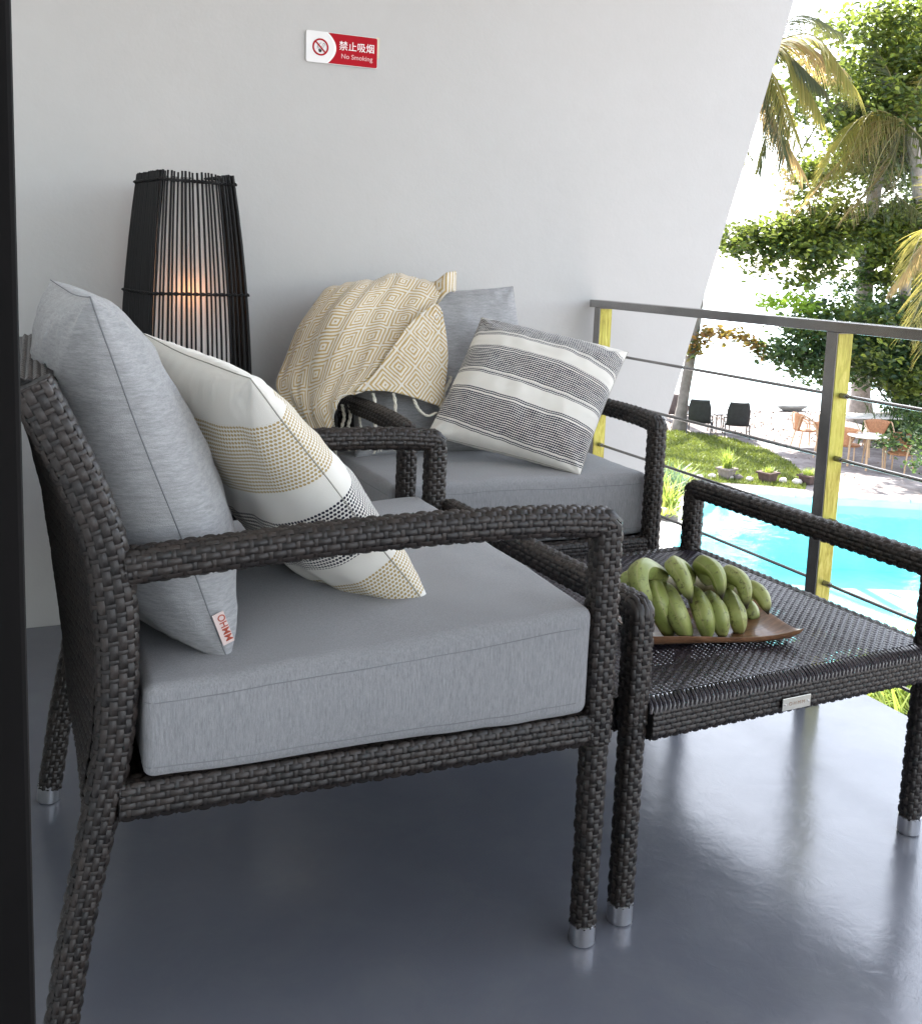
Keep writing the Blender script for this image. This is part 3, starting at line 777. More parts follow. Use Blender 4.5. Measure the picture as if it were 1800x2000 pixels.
def frond(parent, a, m_, b, L, mat, seed, n=46, hang=.75, name='frond', wd=.013, both=True):
    """a, m_, b world points of the midrib; leaflets on both sides hanging down"""
    rs = np.random.RandomState(seed); o = np.array(parent.location); P = spline([np.asarray(a)-o, np.asarray(m_)-o, np.asarray(b)-o], n)
    T = np.gradient(P, axis=0); T /= np.linalg.norm(T, axis=1)[:, None]; Vs = []; Fs = []; k0 = 0
    Sd = np.cross(T, [0, 0, 1.0]); Sd /= np.linalg.norm(Sd, axis=1)[:, None]+1e-9
    for i in range(3, n):
        f = i/(n-1); ll = L*(.45+.55*math.sin(min(1, f*1.15)*PI*.85+.25))
        for sg in (1, -1):
            l = ll*rs.uniform(.85, 1.1); hg = hang*rs.uniform(.7, 1.25); s = Sd[i]*sg; rows = []
            dirn = nz(s*(1-hg*.55)+T[i]*.65-np.array([0, 0, 1])*hg*.55); w = np.cross(dirn, s+np.array([0, 0, .4])); w = nz(w)*wd
            c = P[i].copy(); dd = dirn.copy(); S_ = 4
            for q in range(S_+1):
                ww = w*(1-(q/S_)**2*.9)*(1 if q else .5); rows += [c-ww, c+ww]
                c = c+dd*l/S_; dd = nz(dd-np.array([0, 0, 1])*hg*.28)
            Vs += rows; Fs += [(k0+2*q, k0+2*q+1, k0+2*q+3, k0+2*q+2) for q in range(S_)]; k0 += 2*(S_+1)
    me = mesh_np(name, np.array(Vs), np.array(Fs), smooth=False)
    fo = add_obj(name, me, mat, parent)
    MB().tube(P, np.linspace(.022, .004, n), 6).build('midrib', M_rachis, fo, smooth=True)
    return fo
A = lambda px, py, d: at(px, py, d=d)

# broad-leaved tree whose crown fills the upper right
root = at(1678, 822, z=G); tA = empty('sea_almond_tree', root, 'tall broad-leaved tree with a pale trunk and a crown filling the upper corner', 'tree')
D = 28.0
trunk(tA, [root, A(1683, 700, 29.4), A(1688, 560, 29), A(1700, 420, 28.6), A(1728, 250, 28), A(1745, 90, 28)], .30, .13, M_bark2,
      [(A(1700, 430, 28.6), A(1560, 470, 27), .12, .03), (A(1560, 470, 27), A(1410, 490, 26), .05, .012), (A(1690, 540, 29), A(1780, 440, 28), .1, .03), (A(1728, 250, 28), A(1600, 200, 27), .1, .02), (A(1730, 260, 28), A(1800, 120, 28), .1, .03), (A(1600, 470, 27), A(1555, 560, 26), .04, .01)], 3)
up = [(1760, 45, 55, 45, 27, 520), (1705, 120, 50, 50, 27.5, 560), (1790, 150, 55, 65, 28, 700), (1725, 215, 62, 55, 27, 800), (1655, 245, 45, 38, 27, 420), (1785, 270, 50, 60, 28, 640), (1710, 315, 58, 45, 28, 560), (1640, 60, 14, 32, 26, 120),
      (1585, 175, 34, 26, 26.5, 220), (1560, 120, 22, 30, 26.5, 90), (1835, 60, 60, 200, 28, 1400), (1760, 100, 60, 70, 29.5, 700), (1730, 260, 70, 80, 29.8, 900), (1790, 330, 50, 60, 29.5, 600), (1680, 180, 50, 50, 29, 420), (1680, 30, 20, 20, 27, 80), (1640, 330, 40, 40, 29, 260), (1620, 150, 26, 24, 27, 120), (1570, 215, 28, 18, 26, 120), (1520, 190, 20, 16, 26, 60)]
crown('crown', up, .235, M_leafA, tA, 11, .36)
mid = [(1432, 478, 34, 14, 26, 200), (1480, 462, 38, 16, 26, 260), (1530, 448, 36, 22, 26, 320), (1580, 440, 40, 34, 26.5, 480), (1635, 448, 48, 42, 27, 640), (1705, 440, 52, 46, 27.5, 700), (1770, 445, 45, 45, 28, 560), (1545, 480, 44, 14, 26, 220), (1600, 490, 40, 16, 26, 220),
       (1735, 490, 45, 30, 28, 380), (1592, 345, 30, 26, 26.5, 180), (1483, 516, 12, 9, 26, 36), (1572, 515, 24, 18, 26, 130), (1612, 530, 14, 20, 26, 70), (1552, 548, 18, 15, 26, 90), (1560, 375, 18, 14, 26.5, 60), (1830, 430, 40, 60, 28, 400), (1640, 395, 40, 18, 27, 160), (1500, 500, 22, 10, 26, 60), (1785, 520, 30, 36, 28.5, 360), (1740, 545, 30, 26, 28.5, 200), (1700, 470, 60, 46, 29, 600), (1590, 465, 60, 30, 27.5, 360)]
crown('crown', mid, .225, M_leafA, tA, 12, .27)
crown('climber_leaves', [(1690, 540, 14, 30, 28.5, 150), (1686, 590, 14, 18, 28.5, 80), (1655, 560, 16, 12, 27.5, 60), (1662, 600, 12, 16, 27.5, 40)], .19, M_leafB, tA, 13, .2)

# second, lower tree behind the rail
root = at(1760, 818, z=G); tB = empty('shore_tree', root, 'low dark-trunked shore tree with dense green foliage seen through the railing', 'tree')
trunk(tB, [root, A(1757, 760, 28.5), A(1752, 690, 27.5), A(1765, 600, 27), A(1770, 530, 27)], .26, .12, M_bark,
      [(A(1752, 690, 27.5), A(1640, 670, 25.5), .1, .02), (A(1755, 720, 28), A(1560, 690, 25), .06, .015), (A(1760, 815, 28.6), A(1712, 740, 27), .035, .02)], 6)
low = [(1545, 690, 34, 20, 25, 200), (1560, 655, 30, 22, 25, 220), (1600, 640, 40, 24, 25.5, 300), (1600, 700, 40, 28, 25.5, 360), (1570, 715, 26, 16, 25, 120), (1640, 680, 34, 42, 25.5, 420), (1690, 660, 40, 40, 26, 480), (1740, 690, 50, 50, 26.5, 760), (1790, 650, 45, 60, 26.5, 700),
       (1600, 606, 52, 10, 25.5, 150), (1690, 620, 60, 16, 26, 260), (1700, 725, 34, 26, 26, 260), (1790, 740, 45, 40, 26.5, 420), (1615, 742, 14, 14, 25.5, 50), (1840, 700, 50, 90, 27, 700), (1740, 745, 26, 14, 26, 100), (1515, 690, 12, 12, 25, 24), (1790, 590, 30, 34, 27.5, 300), (1745, 600, 40, 24, 27, 260), (1680, 690, 60, 50, 27.5, 700), (1780, 780, 36, 26, 26.5, 260), (1760, 700, 60, 60, 28, 700)]
crown('crown', low, .20, M_leafB, tB, 21, .26)
crown('crown', [(1770, 745, 34, 22, 25.5, 220), (1720, 640, 30, 26, 25.5, 120), (1640, 600, 34, 8, 25, 60), (1580, 640, 24, 16, 24.7, 60), (1690, 700, 36, 20, 25, 110)], .20, M_leafA, tB, 22, .26)
crown('crown', [(1542, 588, 22, 12, 25, 70), (1580, 600, 20, 6, 25, 30), (1510, 592, 10, 6, 25, 12)], .20, mat_leaf('young_leaf', [(.16, .26, .03), (.26, .36, .05)], .5, (.5, .7, .08)), tB, 23, .2)

# hanging vine with rusty leaves in front of the sea
vb = at(1352, 838, z=G)
root = at(1325, 840, z=G); tP = empty('leaning_palm', root, 'leaning coconut palm at the wall edge with long drooping fronds', 'palm')
trunk(tP, [root, A(1337, 760, 26.8), A(1351, 680, 26.4), A(1362, 600, 26), A(1378, 480, 25.4), A(1400, 330, 24.5), A(1440, 190, 23.5), A(1478, 110, 23)], .14, .10, M_bark, seed=9, rings=1)
cp = A(1478, 95, 23)
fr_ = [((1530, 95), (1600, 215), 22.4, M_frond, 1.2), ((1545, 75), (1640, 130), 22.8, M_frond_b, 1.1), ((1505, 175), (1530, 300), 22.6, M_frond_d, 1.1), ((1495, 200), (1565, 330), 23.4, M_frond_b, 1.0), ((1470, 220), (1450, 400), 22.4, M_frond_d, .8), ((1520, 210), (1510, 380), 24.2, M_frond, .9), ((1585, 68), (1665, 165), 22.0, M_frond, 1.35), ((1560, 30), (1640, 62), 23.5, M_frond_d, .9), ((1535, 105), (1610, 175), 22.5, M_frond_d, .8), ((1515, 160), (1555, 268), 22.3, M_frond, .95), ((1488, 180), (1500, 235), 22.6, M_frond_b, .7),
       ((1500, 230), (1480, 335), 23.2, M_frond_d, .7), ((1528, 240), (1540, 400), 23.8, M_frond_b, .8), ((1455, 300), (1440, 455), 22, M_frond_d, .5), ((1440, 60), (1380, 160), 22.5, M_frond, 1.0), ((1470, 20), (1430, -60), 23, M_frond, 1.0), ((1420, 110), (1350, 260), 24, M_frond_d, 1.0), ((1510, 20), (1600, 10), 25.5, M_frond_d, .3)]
for i, (m_, b_, d_, mt, L_) in enumerate(fr_):
    if L_ < .4: continue
    frond(tP, cp, A(*m_, (d_+23)/2), A(*b_, d_), L_, mt, 30+i, n=66)
tp2 = at(1795, 812, z=G); tQ = empty('tall_palm', tp2, 'tall palm at the picture edge whose fronds hang inside the tree crown', 'palm')
trunk(tQ, [tp2, A(1797, 640, 29), A(1795, 420, 28), A(1790, 330, 27.5), A(1775, 250, 27)], .24, .15, M_bark2, seed=8, rings=1)
cq = A(1765, 235, 26.5)
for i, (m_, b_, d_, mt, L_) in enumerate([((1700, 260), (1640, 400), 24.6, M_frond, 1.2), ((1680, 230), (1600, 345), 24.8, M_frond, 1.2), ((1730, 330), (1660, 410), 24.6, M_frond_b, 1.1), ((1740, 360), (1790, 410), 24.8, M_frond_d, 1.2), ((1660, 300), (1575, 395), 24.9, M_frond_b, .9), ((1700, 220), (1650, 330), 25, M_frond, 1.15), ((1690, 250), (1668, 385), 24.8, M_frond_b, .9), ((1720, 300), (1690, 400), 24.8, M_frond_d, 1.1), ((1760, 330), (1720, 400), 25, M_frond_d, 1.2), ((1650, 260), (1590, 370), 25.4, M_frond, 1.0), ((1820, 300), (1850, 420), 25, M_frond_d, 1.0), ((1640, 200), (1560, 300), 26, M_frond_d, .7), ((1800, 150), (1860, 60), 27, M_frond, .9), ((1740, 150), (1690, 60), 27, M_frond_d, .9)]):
    frond(tQ, cq, A(*m_, (d_+26.5)/2), A(*b_, d_), L_, mt, 60+i, n=62)
tp3 = at(1850, 850, z=G); tR = empty('young_palm', tp3, 'young palm with bright yellow-green fronds reaching in at the right edge', 'palm')
trunk(tR, [tp3, A(1858, 700, 21.5), A(1862, 560, 21), A(1862, 470, 21)], .17, .12, M_bark2, seed=7, rings=1)
cr = A(1862, 455, 21)
for i, (m_, b_, d_, mt, L_) in enumerate([((1810, 445), (1768, 530), 20, M_frond, .85), ((1825, 520), (1775, 640), 19.6, M_frond, .9), ((1835, 540), (1800, 690), 20.2, M_frond, .85), ((1815, 470), (1745, 555), 22, M_frond_b, .8), ((1900, 430), (1960, 520), 20, M_frond, .9), ((1870, 380), (1850, 300), 21.5, M_frond, .9)]):
    frond(tR, cr, A(*m_, (d_+21)/2), A(*b_, d_), L_, mt, 80+i, n=60)
for k_, (bx_, by_, top, lab) in enumerate(((15.4, 27.6, 5.4, 'coconut palm hidden behind the raked wall edge, farther one'), (17.0, 24.6, 5.0, 'coconut palm hidden behind the raked wall edge, nearer one'))):  # two unseen palms, added to cast shade on the lawn
    tz = empty('added_shade_palm', (bx_, by_, G), lab, 'palm', group='coconut palms behind the raked wall edge')
    trunk(tz, [(bx_, by_, G), (bx_+.2, by_, 0), (bx_-.1, by_-.3, top-2), (bx_-.3, by_-.4, top)], .17, .12, M_bark, seed=20+k_, rings=1)
    cc = np.array([bx_-.3, by_-.4, top]); rr = random.Random(k_+3)
    for i in range(13):
        a = 2*PI*i/13+rr.uniform(-.15, .15); el = rr.uniform(-.2, .9); dd = np.array([math.cos(a), math.sin(a), 0]); Lf = rr.uniform(1.9, 2.5)
        frond(tz, cc, cc+dd*Lf*.5+np.array([0, 0, .35+el*.5]), cc+dd*Lf+np.array([0, 0, el*.6-1.0]), .62, M_frond if i % 3 else M_frond_d, 300+k_*20+i, n=40)
vi = empty('hanging_vine', A(1352, 700, 26.2), 'thin arching vine with rusty leaves reaching out from the leaning palm', 'vine')
vp = [A(1348, 690, 26.3), A(1368, 662, 26), A(1400, 650, 25.8), (A(1440, 656, 25.6)), A(1472, 670, 25.4), A(1496, 694, 25.2)]
o_ = np.array(vi.location); MB().tube(spline([p-o_ for p in vp], 30), np.linspace(.02, .006, 30), 6).build('stem', M_bark, vi, smooth=True)
rs = np.random.RandomState(44); sp = spline(vp, 60); C = np.concatenate([p+rs.normal(0, .10, (6, 3)) for p in sp]); V, F = leaf_arrays(C, .16, rs, .7)
add_obj('leaves', mesh_np('leaves', V-o_, F, smooth=False), M_leafC, vi, kind='stuff')
V, F = leaf_arrays(np.concatenate([A(1350, y, 26.2)+rs.normal(0, .10, (5, 3)) for y in range(610, 700, 9)]), .15, rs, .7)
add_obj('leaves', mesh_np('leaves', V-o_, F, smooth=False), M_leafB, vi, kind='stuff')

# dark shrub at the right with spiky leaves, small shrubs by it
sb = at(1775, 868, z=G); sh = empty('spiky_shrub', sb, 'dark green spiky shrub behind the garden chairs at the right edge', 'shrub')
V, F = blades(np.column_stack([rnp.normal(0, .55, 420), rnp.normal(0, .35, 420), rnp.uniform(0, .25, 420)]), .95, .028, .55, rnp, 3)
add_obj('leaves', mesh_np('leaves', V, F), M_leafB, sh, kind='stuff')
crown('leaves', [(1790, 850, 38, 20, 22, 260), (1740, 862, 20, 10, 21.8, 90), (1800, 820, 30, 24, 22.5, 240)], .13, M_leafB, sh, 51, .16)
sb2 = at(1830, 900, z=G); s2 = empty('dark_hedge_shrub', sb2, 'dark shrub in shade beyond the last garden chair', 'shrub')
crown('leaves', [(1830, 880, 40, 40, 20, 500), (1800, 893, 14, 14, 19.5, 60)], .13, M_leafB, s2, 52, .18)
# planted bed by the pool deck
spots = [(1306, 1000, .62, .5, (1,)), (1322, 968, .50, .4, (2,)), (1298, 962, .55, .4, (3,)), (1330, 945, .42, .4, (4,)), (1285, 985, .55, .45, (5,)), (1300, 1018, .30, .3, (6,))]
M_strap = mat_leaf('strap_leaf', [(.10, .17, .03), (.20, .26, .05), (.34, .36, .10)], .45, (.5, .6, .1))
M_strap2 = mat_leaf('blue_green_strap_leaf', [(.06, .11, .07), (.10, .16, .10)], .35, (.3, .45, .2))
bed_lab = ['yellow-green strap-leaved plant nearest the pool deck corner', 'blue-green strap plant at the top of the poolside bed', 'blue-green strap plant next to the chair arm in the poolside bed', 'small strap-leaved plant where the bed meets the lawn', 'yellow-green strap plant half hidden behind the far armchair', 'low strap-leaved plant at the foot of the poolside bed']
for i, (px, py, h, ln, sd_) in enumerate(spots):
    tuft('strap_plant', at(px, py, z=G), 60, h, .022, ln, .08, M_strap2 if i in (1, 2) else M_strap, bed_lab[i], 'plant', sd_[0]+90, group='strap-leaved plants in the poolside bed')
# plants at the foot of the balcony, seen under the table
foot_lab = ['bright yellow-green strap plant just below the balcony edge', 'second strap plant below the balcony edge, beside the table leg', 'third strap plant below the balcony edge, farther along the pool']
for i, (px, py) in enumerate(((1775, 1425), (1730, 1385), (1800, 1500))):
    tuft('balcony_foot_plant', at(px, py, z=G), 150, .75, .028, .8, .22, M_strap, foot_lab[i], 'plant', 120+i, group='strap plants at the balcony foot')

# ------------------------------------------------------------------ planters and stones by the pool
M_pot = simple('dark_clay', (.075, .045, .04), .85, var=.35, scale=10, bump=.3, bscale=40)
M_pot2 = simple('pale_clay', (.20, .165, .15), .85, var=.3, scale=10, bump=.3, bscale=40)
M_soil = simple('potting_soil', (.04, .03, .025), .95, var=.4, scale=30)
def planter(px, py, w, h, mat, label, gh, gl, seed):
    t = empty('planter_box', at(px, py, z=G), label, 'planter', .25, 'planters between pool and lawn')
    mb = MB(); a, b = w/2, w/2*.82
    prof = [(b, 0.005), (a, h), (a+.03, h), (a+.03, h+.04), (a-.05, h+.04), (a-.05, h-.03)]
    def ring(r, z): return [(-r, -r, z), (r, -r, z), (r, r, z), (-r, r, z)]
    V = []; 
    for r, z in prof: V += ring(r, z)
    F = [(4*i+k, 4*i+(k+1) % 4, 4*(i+1)+(k+1) % 4, 4*(i+1)+k) for i in range(len(prof)-1) for k in range(4)]
    mb.add(V, F); mb.build('pot', mat, t, bevel=.01)
    MB().box((-(a-.055), -(a-.055), h-.06), (a-.055, a-.055, h-.02)).build('soil', M_soil, t)
    g = tuft('grass_tuft', (0, 0, 0), 110, gh, .014, gl, w*.18, M_strap, '', '', seed, parent=t); g.location = (0, 0, h-.02)
    return t
planter(1418, 934, .27, .18, M_pot2, 'pale planter box with tall reedy grass on the pool edge', .40, .22, 201)
planter(1498, 941, .29, .17, M_pot, 'dark planter box with a short tuft, middle of the pool edge', .16, .12, 202)
planter(1577, 945, .28, .15, M_pot, 'dark planter box with yellow tuft nearest the railing post', .18, .14, 203)
M_stone = simple('pale_boulder', (.50, .45, .42), .85, var=.2, scale=4, bump=.5, bscale=14); M_stone_d = simple('dark_boulder', (.12, .10, .095), .85, var=.3, scale=4, bump=.5, bscale=14)
def stone(px, py, r, mat, label, seed, z=G):
    bm = bmesh.new(); bmesh.ops.create_icosphere(bm, subdivisions=3, radius=1)
    for v in bm.verts:
        q = v.co*1.0; k = 1+.30*noise.noise(q*1.2+Vector((seed, 0, 0)))+.08*noise.noise(q*4+Vector((seed, 0, 0))); v.co = Vector((q.x*r*k, q.y*r*.8*k, (q.z*.62*k+.55)*r))
    me = bpy.data.meshes.new('stone'); bm.to_mesh(me); bm.free()
    for p in me.polygons: p.use_smooth = True
    return add_obj('stone', me, mat, None, at(px, py, z=z), label=label, cat='stone', group='edging stones along the pool')
stone(1390, 934, .085, M_stone, 'pinkish round stone just before the pale planter', 1)
stone(1428, 936, .065, M_stone, 'small pale stone tucked against the pale planter foot', 2)
stone(1441, 937, .10, M_stone_d, 'dark stone between the pale and the middle planter', 3)
stone(1463, 940, .08, M_stone, 'flat pale stone halfway to the middle planter', 4)
stone(1528, 943, .09, M_stone, 'pale stone just past the middle planter', 5)
stone(1556, 946, .10, M_stone, 'whitish stone in front of the yellow-tuft planter', 6)
stone(1365, 938, .10, M_stone, 'pale stone at the corner of bed and coping', 7)
stone(1306, 1022, .13, M_stone_d, 'dark stone at the foot of the poolside bed', 8)
stone(1295, 1005, .11, M_stone, 'pale yellowish stone beside the poolside bed', 9)

# ------------------------------------------------------------------ beach furniture
M_blackfab = simple('black_sling', (.022, .022, .025), .7, var=.25, scale=12)
M_blackfr = simple('black_frame', (.02, .02, .022), .45)
def beach_chair(loc, rz, label):
    t = empty('beach_lounger', loc, label, 'lounger', rz, 'black loungers facing the sea')
    # faces +y (towards the sea): back seen
    for sx in (-1, 1):
        x = sx*.30
        MB().tube([(x, .45, .0), (x, .40, .30), (x, -.28, .34)], .018, 6).build('frame', M_blackfr, t, smooth=True)
        MB().tube([(x, -.42, 0), (x, -.28, .34)], .018, 6).build('leg', M_blackfr, t, smooth=True)
        MB().box((x-.03, -.32, .50), (x+.03, .25, .53)).build('armrest', M_blackfr, t, bevel=.008)
        MB().tube([(x, .2, .5), (x, .2, .31)], .014, 6).build('arm_post', M_blackfr, t)
    P = spline([(0, .42, .30), (0, .0, .29), (0, -.28, .33), (0, -.42, .60), (0, -.52, .86), (0, -.56, .93)], 26)
    V = []; F = []
    for i, p in enumerate(P):
        w = .28 if i < 22 else .28-.05*(i-21)/4
        for k in range(7): V.append((-w+2*w*k/6, p[1], p[2]-.012*math.sin(k/6*PI)))
    nP = len(P)
    F = [(i*7+k, i*7+k+1, (i+1)*7+k+1, (i+1)*7+k) for i in range(nP-1) for k in range(6)]
    mb = MB(); mb.add(V, F); o = mb.build('sling', M_blackfab, t, smooth=True); s = o.modifiers.new('solid', 'SOLIDIFY'); s.thickness = .03
    return t
c1 = at(1365, 846, z=G); face = -.657
beach_chair(c1, face-.05, 'black reclining beach lounger right beside the leaning palm trunk')
beach_chair(at(1436, 852, z=G), face+.06, 'black reclining beach lounger standing out in the open, farther from the palm')
t = empty('side_table', at(1402, 843, z=G), 'small black table between the two beach loungers', 'table')
MB().box((-.24, -.20, .46), (.24, .20, .49)).build('table_top', M_blackfr, t, bevel=.006)
for sx in (-1, 1):
    for sy in (-1, 1): MB().tube([(sx*.21, sy*.17, 0), (sx*.21, sy*.17, .46)], .014, 6).build('leg', M_blackfr, t)
t = stone(1322, 812, .34, simple('driftwood', (.10, .075, .07), .9, var=.4, scale=5, bump=.6, bscale=12), 'dark tree stump at the beach beside the leaning palm', 12); t.name = 'tree_stump'; t['category'] = 'stump'; del t['group']; t.scale = (1.0, .9, 1.6)
M_wick = simple('orange_rattan', (.42, .19, .09), .6, var=.25, scale=30, bump=.4, bscale=60)
M_cane = simple('pale_cane', (.50, .32, .19), .5, var=.15)
def garden_chair(loc, rz, label):
    t = empty('garden_chair', loc, label, 'chair', rz, 'orange rattan garden chairs')
    # woven shell back narrowing downwards
    V = []; nU, nV = 13, 8
    for j in range(nV):
        f = j/(nV-1); z = .40+.42*f; hw = .10+.19*f**.8
        for i in range(nU):
            a = (i/(nU-1)-.5)*2; V.append((a*hw, -.24-.05*f+.10*a*a*f, z+.03*(1-a*a)*f))
    mb = MB(); mb.add(V, [(j*nU+i, j*nU+i+1, (j+1)*nU+i+1, (j+1)*nU+i) for j in range(nV-1) for i in range(nU-1)])
    o = mb.build('backrest', M_wick, t, smooth=True); s = o.modifiers.new('solid', 'SOLIDIFY'); s.thickness = .02
    mb = MB(); mb.lathe([(0, .40), (.23, .40), (.25, .42), (.23, .44), (0, .445)], (0, 0, 0), 20); mb.build('seat', M_wick, t, smooth=True)
    for sx in (-1, 1):
        MB().tube(spline([(sx*.10, -.26, .42), (sx*.29, -.24, .80), (sx*.30, .02, .68), (sx*.27, .20, .55), (sx*.235, .22, .0)], 24), .016, 6).build('arm_hoop', M_cane, t, smooth=True)
        MB().tube([(sx*.20, -.16, .41), (sx*.24, -.24, 0)], .015, 6).build('leg', M_cane, t, smooth=True)
        MB().tube(spline([(sx*.23, .16, .41), (sx*.275, .10, .58), (sx*.24, -.14, .62)], 14), .012, 6).build('brace', M_cane, t, smooth=True)
    return t
garden_chair(at(1570, 873, z=G), -1.9, 'orange rattan garden chair standing alone left of the big railing post')
garden_chair(at(1612, 893, z=G), -.9, 'orange rattan garden chair mostly hidden by the big railing post')
garden_chair(at(1712, 892, z=G), 2.6, 'orange rattan garden chair behind the round white table')
garden_chair(at(1752, 923, z=G), 1.9, 'orange rattan armchair turned sideways, nearest the picture edge')
garden_chair(at(1654, 905, z=G), -1.2, 'orange rattan garden chair between railing post and round table')
M_tt = simple('white_table_top', (.72, .68, .64), .5, var=.06)
t = empty('round_table', at(1690, 914, z=G), 'round white-topped garden table among rattan chairs', 'table')
mb = MB(); mb.lathe([(0, .70), (.42, .70), (.44, .715), (.42, .735), (0, .735)], n=36); mb.build('table_top', M_tt, t, smooth=True)
for k in range(4):
    a = PI/4+k*PI/2; MB().tube([(.36*math.cos(a), .36*math.sin(a), .70), (.38*math.cos(a), .38*math.sin(a), 0)], .022, 8).build('leg', M_cane, t, smooth=True)
t = empty('long_table', at(1690, 868, z=G), 'long white-clothed table behind the round garden table', 'table', math.atan2(sd[1], sd[0]))
MB().box((-1.2, -.4, .70), (1.2, .4, .74)).build('table_top', M_tt, t, bevel=.01)
for sx in (-1, 1):
    for sy in (-1, 1): MB().box((sx*1.1-.03, sy*.33-.03, 0), (sx*1.1+.03, sy*.33+.03, .70)).build('leg', M_cane, t)
# driftwood and litter near the waterline, pebbles on sand
rs = np.random.RandomState(8)
cs = []
for _ in range(150):
    px, py = rs.uniform(1290, 1860), 798+abs(rs.normal(0, 40)); p = at(px, py, z=G)
    if inside(p[:2], lawn_pts) or inside(p[:2], list(loop)): continue
    cs.append(p)
cs = np.array(cs); V, F = leaf_arrays(np.repeat(cs, 4, 0)+rs.normal(0, .22, (len(cs)*4, 3))*np.array([1, 1, .03])+np.array([0, 0, .02]), .085, rs, .25)
add_obj('leaf_litter', mesh_np('leaf_litter', V, F, smooth=False), simple('dry_litter', (.13, .095, .075), .9, var=.5, scale=2), kind='stuff', label='brown leaf litter scattered on the sand', cat='leaf litter')
mbp = at(1545, 802, z=G); stone(1545, 802, .42, simple('grey_mound', (.30, .31, .31), .9, var=.2), 'low grey rock mound at the waterline', 30).scale = (1.3, .6, .45)
# ================================================================== BALCONY OBJECTS
C1 = armchair((.848, 1.325, 0), -.0269, .745, .735, 'dark wicker armchair seen side-on, holding the heather grey back cushion', 100)
W2 = .70
C2 = armchair((.868, 2.245, 0), -PI/2-.018, W2, .735, 'dark wicker armchair against the wall, under the diamond throw', 300, bk=.86)
C2.scale = (.93, 1.0, .985)
def c1(x, y, z):
    c, s = math.cos(-.0269), math.sin(-.0269); return np.array([.848+c*x-s*y, 1.325+s*x+c*y, z])
seat_cushion(tuple(c1(-.358, .376, .481)), -.0269, .668, .788, .152, 'thick grey seat cushion on the armchair seen side-on', 3, .07)
seat_cushion((.868+W2/2-.006, 2.245+.335, .4745), -PI/2-.018, .615, W2+.03, .163, 'thick grey seat cushion under the striped navy pillow', 8, .02)

# heather grey back cushion of the near chair
p1 = pillow('back_cushion', [c1(-.787, .62, 1.045), c1(-.748, .055, 1.04), c1(-.572, .045, .532), c1(-.585, .64, .534)], .225, M_pillow, M_seam,
       'tall heather grey back cushion with a sewn label, on the near armchair', 'cushion', seed=2, pinch=.04, wr=.010, n=84, group='grey back cushions', q=.5, p=2.6, sag=.25, tb=(1.12, .84))
P1, pt1, cen1, nor1 = p1
# white throw pillow with yellow and black dotted bands
p2 = pillow('throw_pillow', [c1(-.64, .575, .955), c1(-.530, .125, .925), c1(-.228, .125, .537), c1(-.30, .60, .545)], .205, stripes_material('dotted_band_cover', 'dots'), M_seam_cream,
       'white throw pillow with mustard and black dotted bands on the near armchair', 'pillow', seed=5, pinch=.035, wr=.012, n=90, q=.52, p=2.4, tb=(1.05, .62))
# striped pillow on the far chair
p3 = pillow('throw_pillow', [(1.245, 2.66, .950), (1.606, 2.45, .872), (1.372, 2.285, .562), (1.035, 2.53, .640)], .165, stripes_material('navy_stripe_cover', 'blue'), M_seam_cream,
       'cream throw pillow with navy woven stripes, leaning on the far armchair', 'pillow', seed=7, pinch=.03, wr=.010, n=90, q=.5, p=2.6, group=None)
p4 = pillow('back_cushion', [(.905, 2.90, 1.0), (1.440, 2.86, 1.035), (1.465, 2.67, .552), (.880, 2.67, .552)], .19, M_pillow, M_seam,
       'grey back cushion half covered by the diamond throw on the far armchair', 'cushion', seed=9, pinch=.03, wr=.010, n=70, group='grey back cushions', q=.5, p=2.6)

# sewn label on the near back cushion
def seam_pt(v, out): return np.asarray(pt1(1.0, v, 1))+np.asarray(out)
M_tag = simple('pink_woven_label', (.62, .50, .47), .8, var=.06, scale=60); M_tagtxt = simple('rust_thread', (.36, .07, .04), .8)
a0, a1 = seam_pt(-.70, (0, 0, 0)), seam_pt(-.93, (0, 0, 0))
ln = nz(a1-a0); ou = nz(np.cross(np.array([.15, -1, .1]), ln)); 
if ou[0] < 0: ou = -ou
nrm_ = nz(np.cross(ln, ou)); 
if nrm_[1] > 0: nrm_ = -nrm_
w_, l_ = .017, .046
mb = MB(); c_ = a0+ln*.03+ou*(w_/2)+nrm_*.006; mb.obox(c_-cen1, ln*l_/2, ou*w_/2, nrm_*.0006)
tg = mb.build('label_tag', M_tag, P1)
tm = text_mesh('lettering', 'OHMM', .0150, M_tagtxt, tg, (0, 0, 0), (0, 0, 0), .0002, bold=.0002, xs=.85)
R_ = Matrix((ln, -ou*-1 if False else np.cross(nrm_, ln), nrm_)).transposed().to_4x4()
tm.matrix_local = Matrix.Translation(Vector(c_-cen1+nrm_*.0009+ou*.002)) @ R_ @ Matrix.Diagonal((.85, 1, 1, 1))

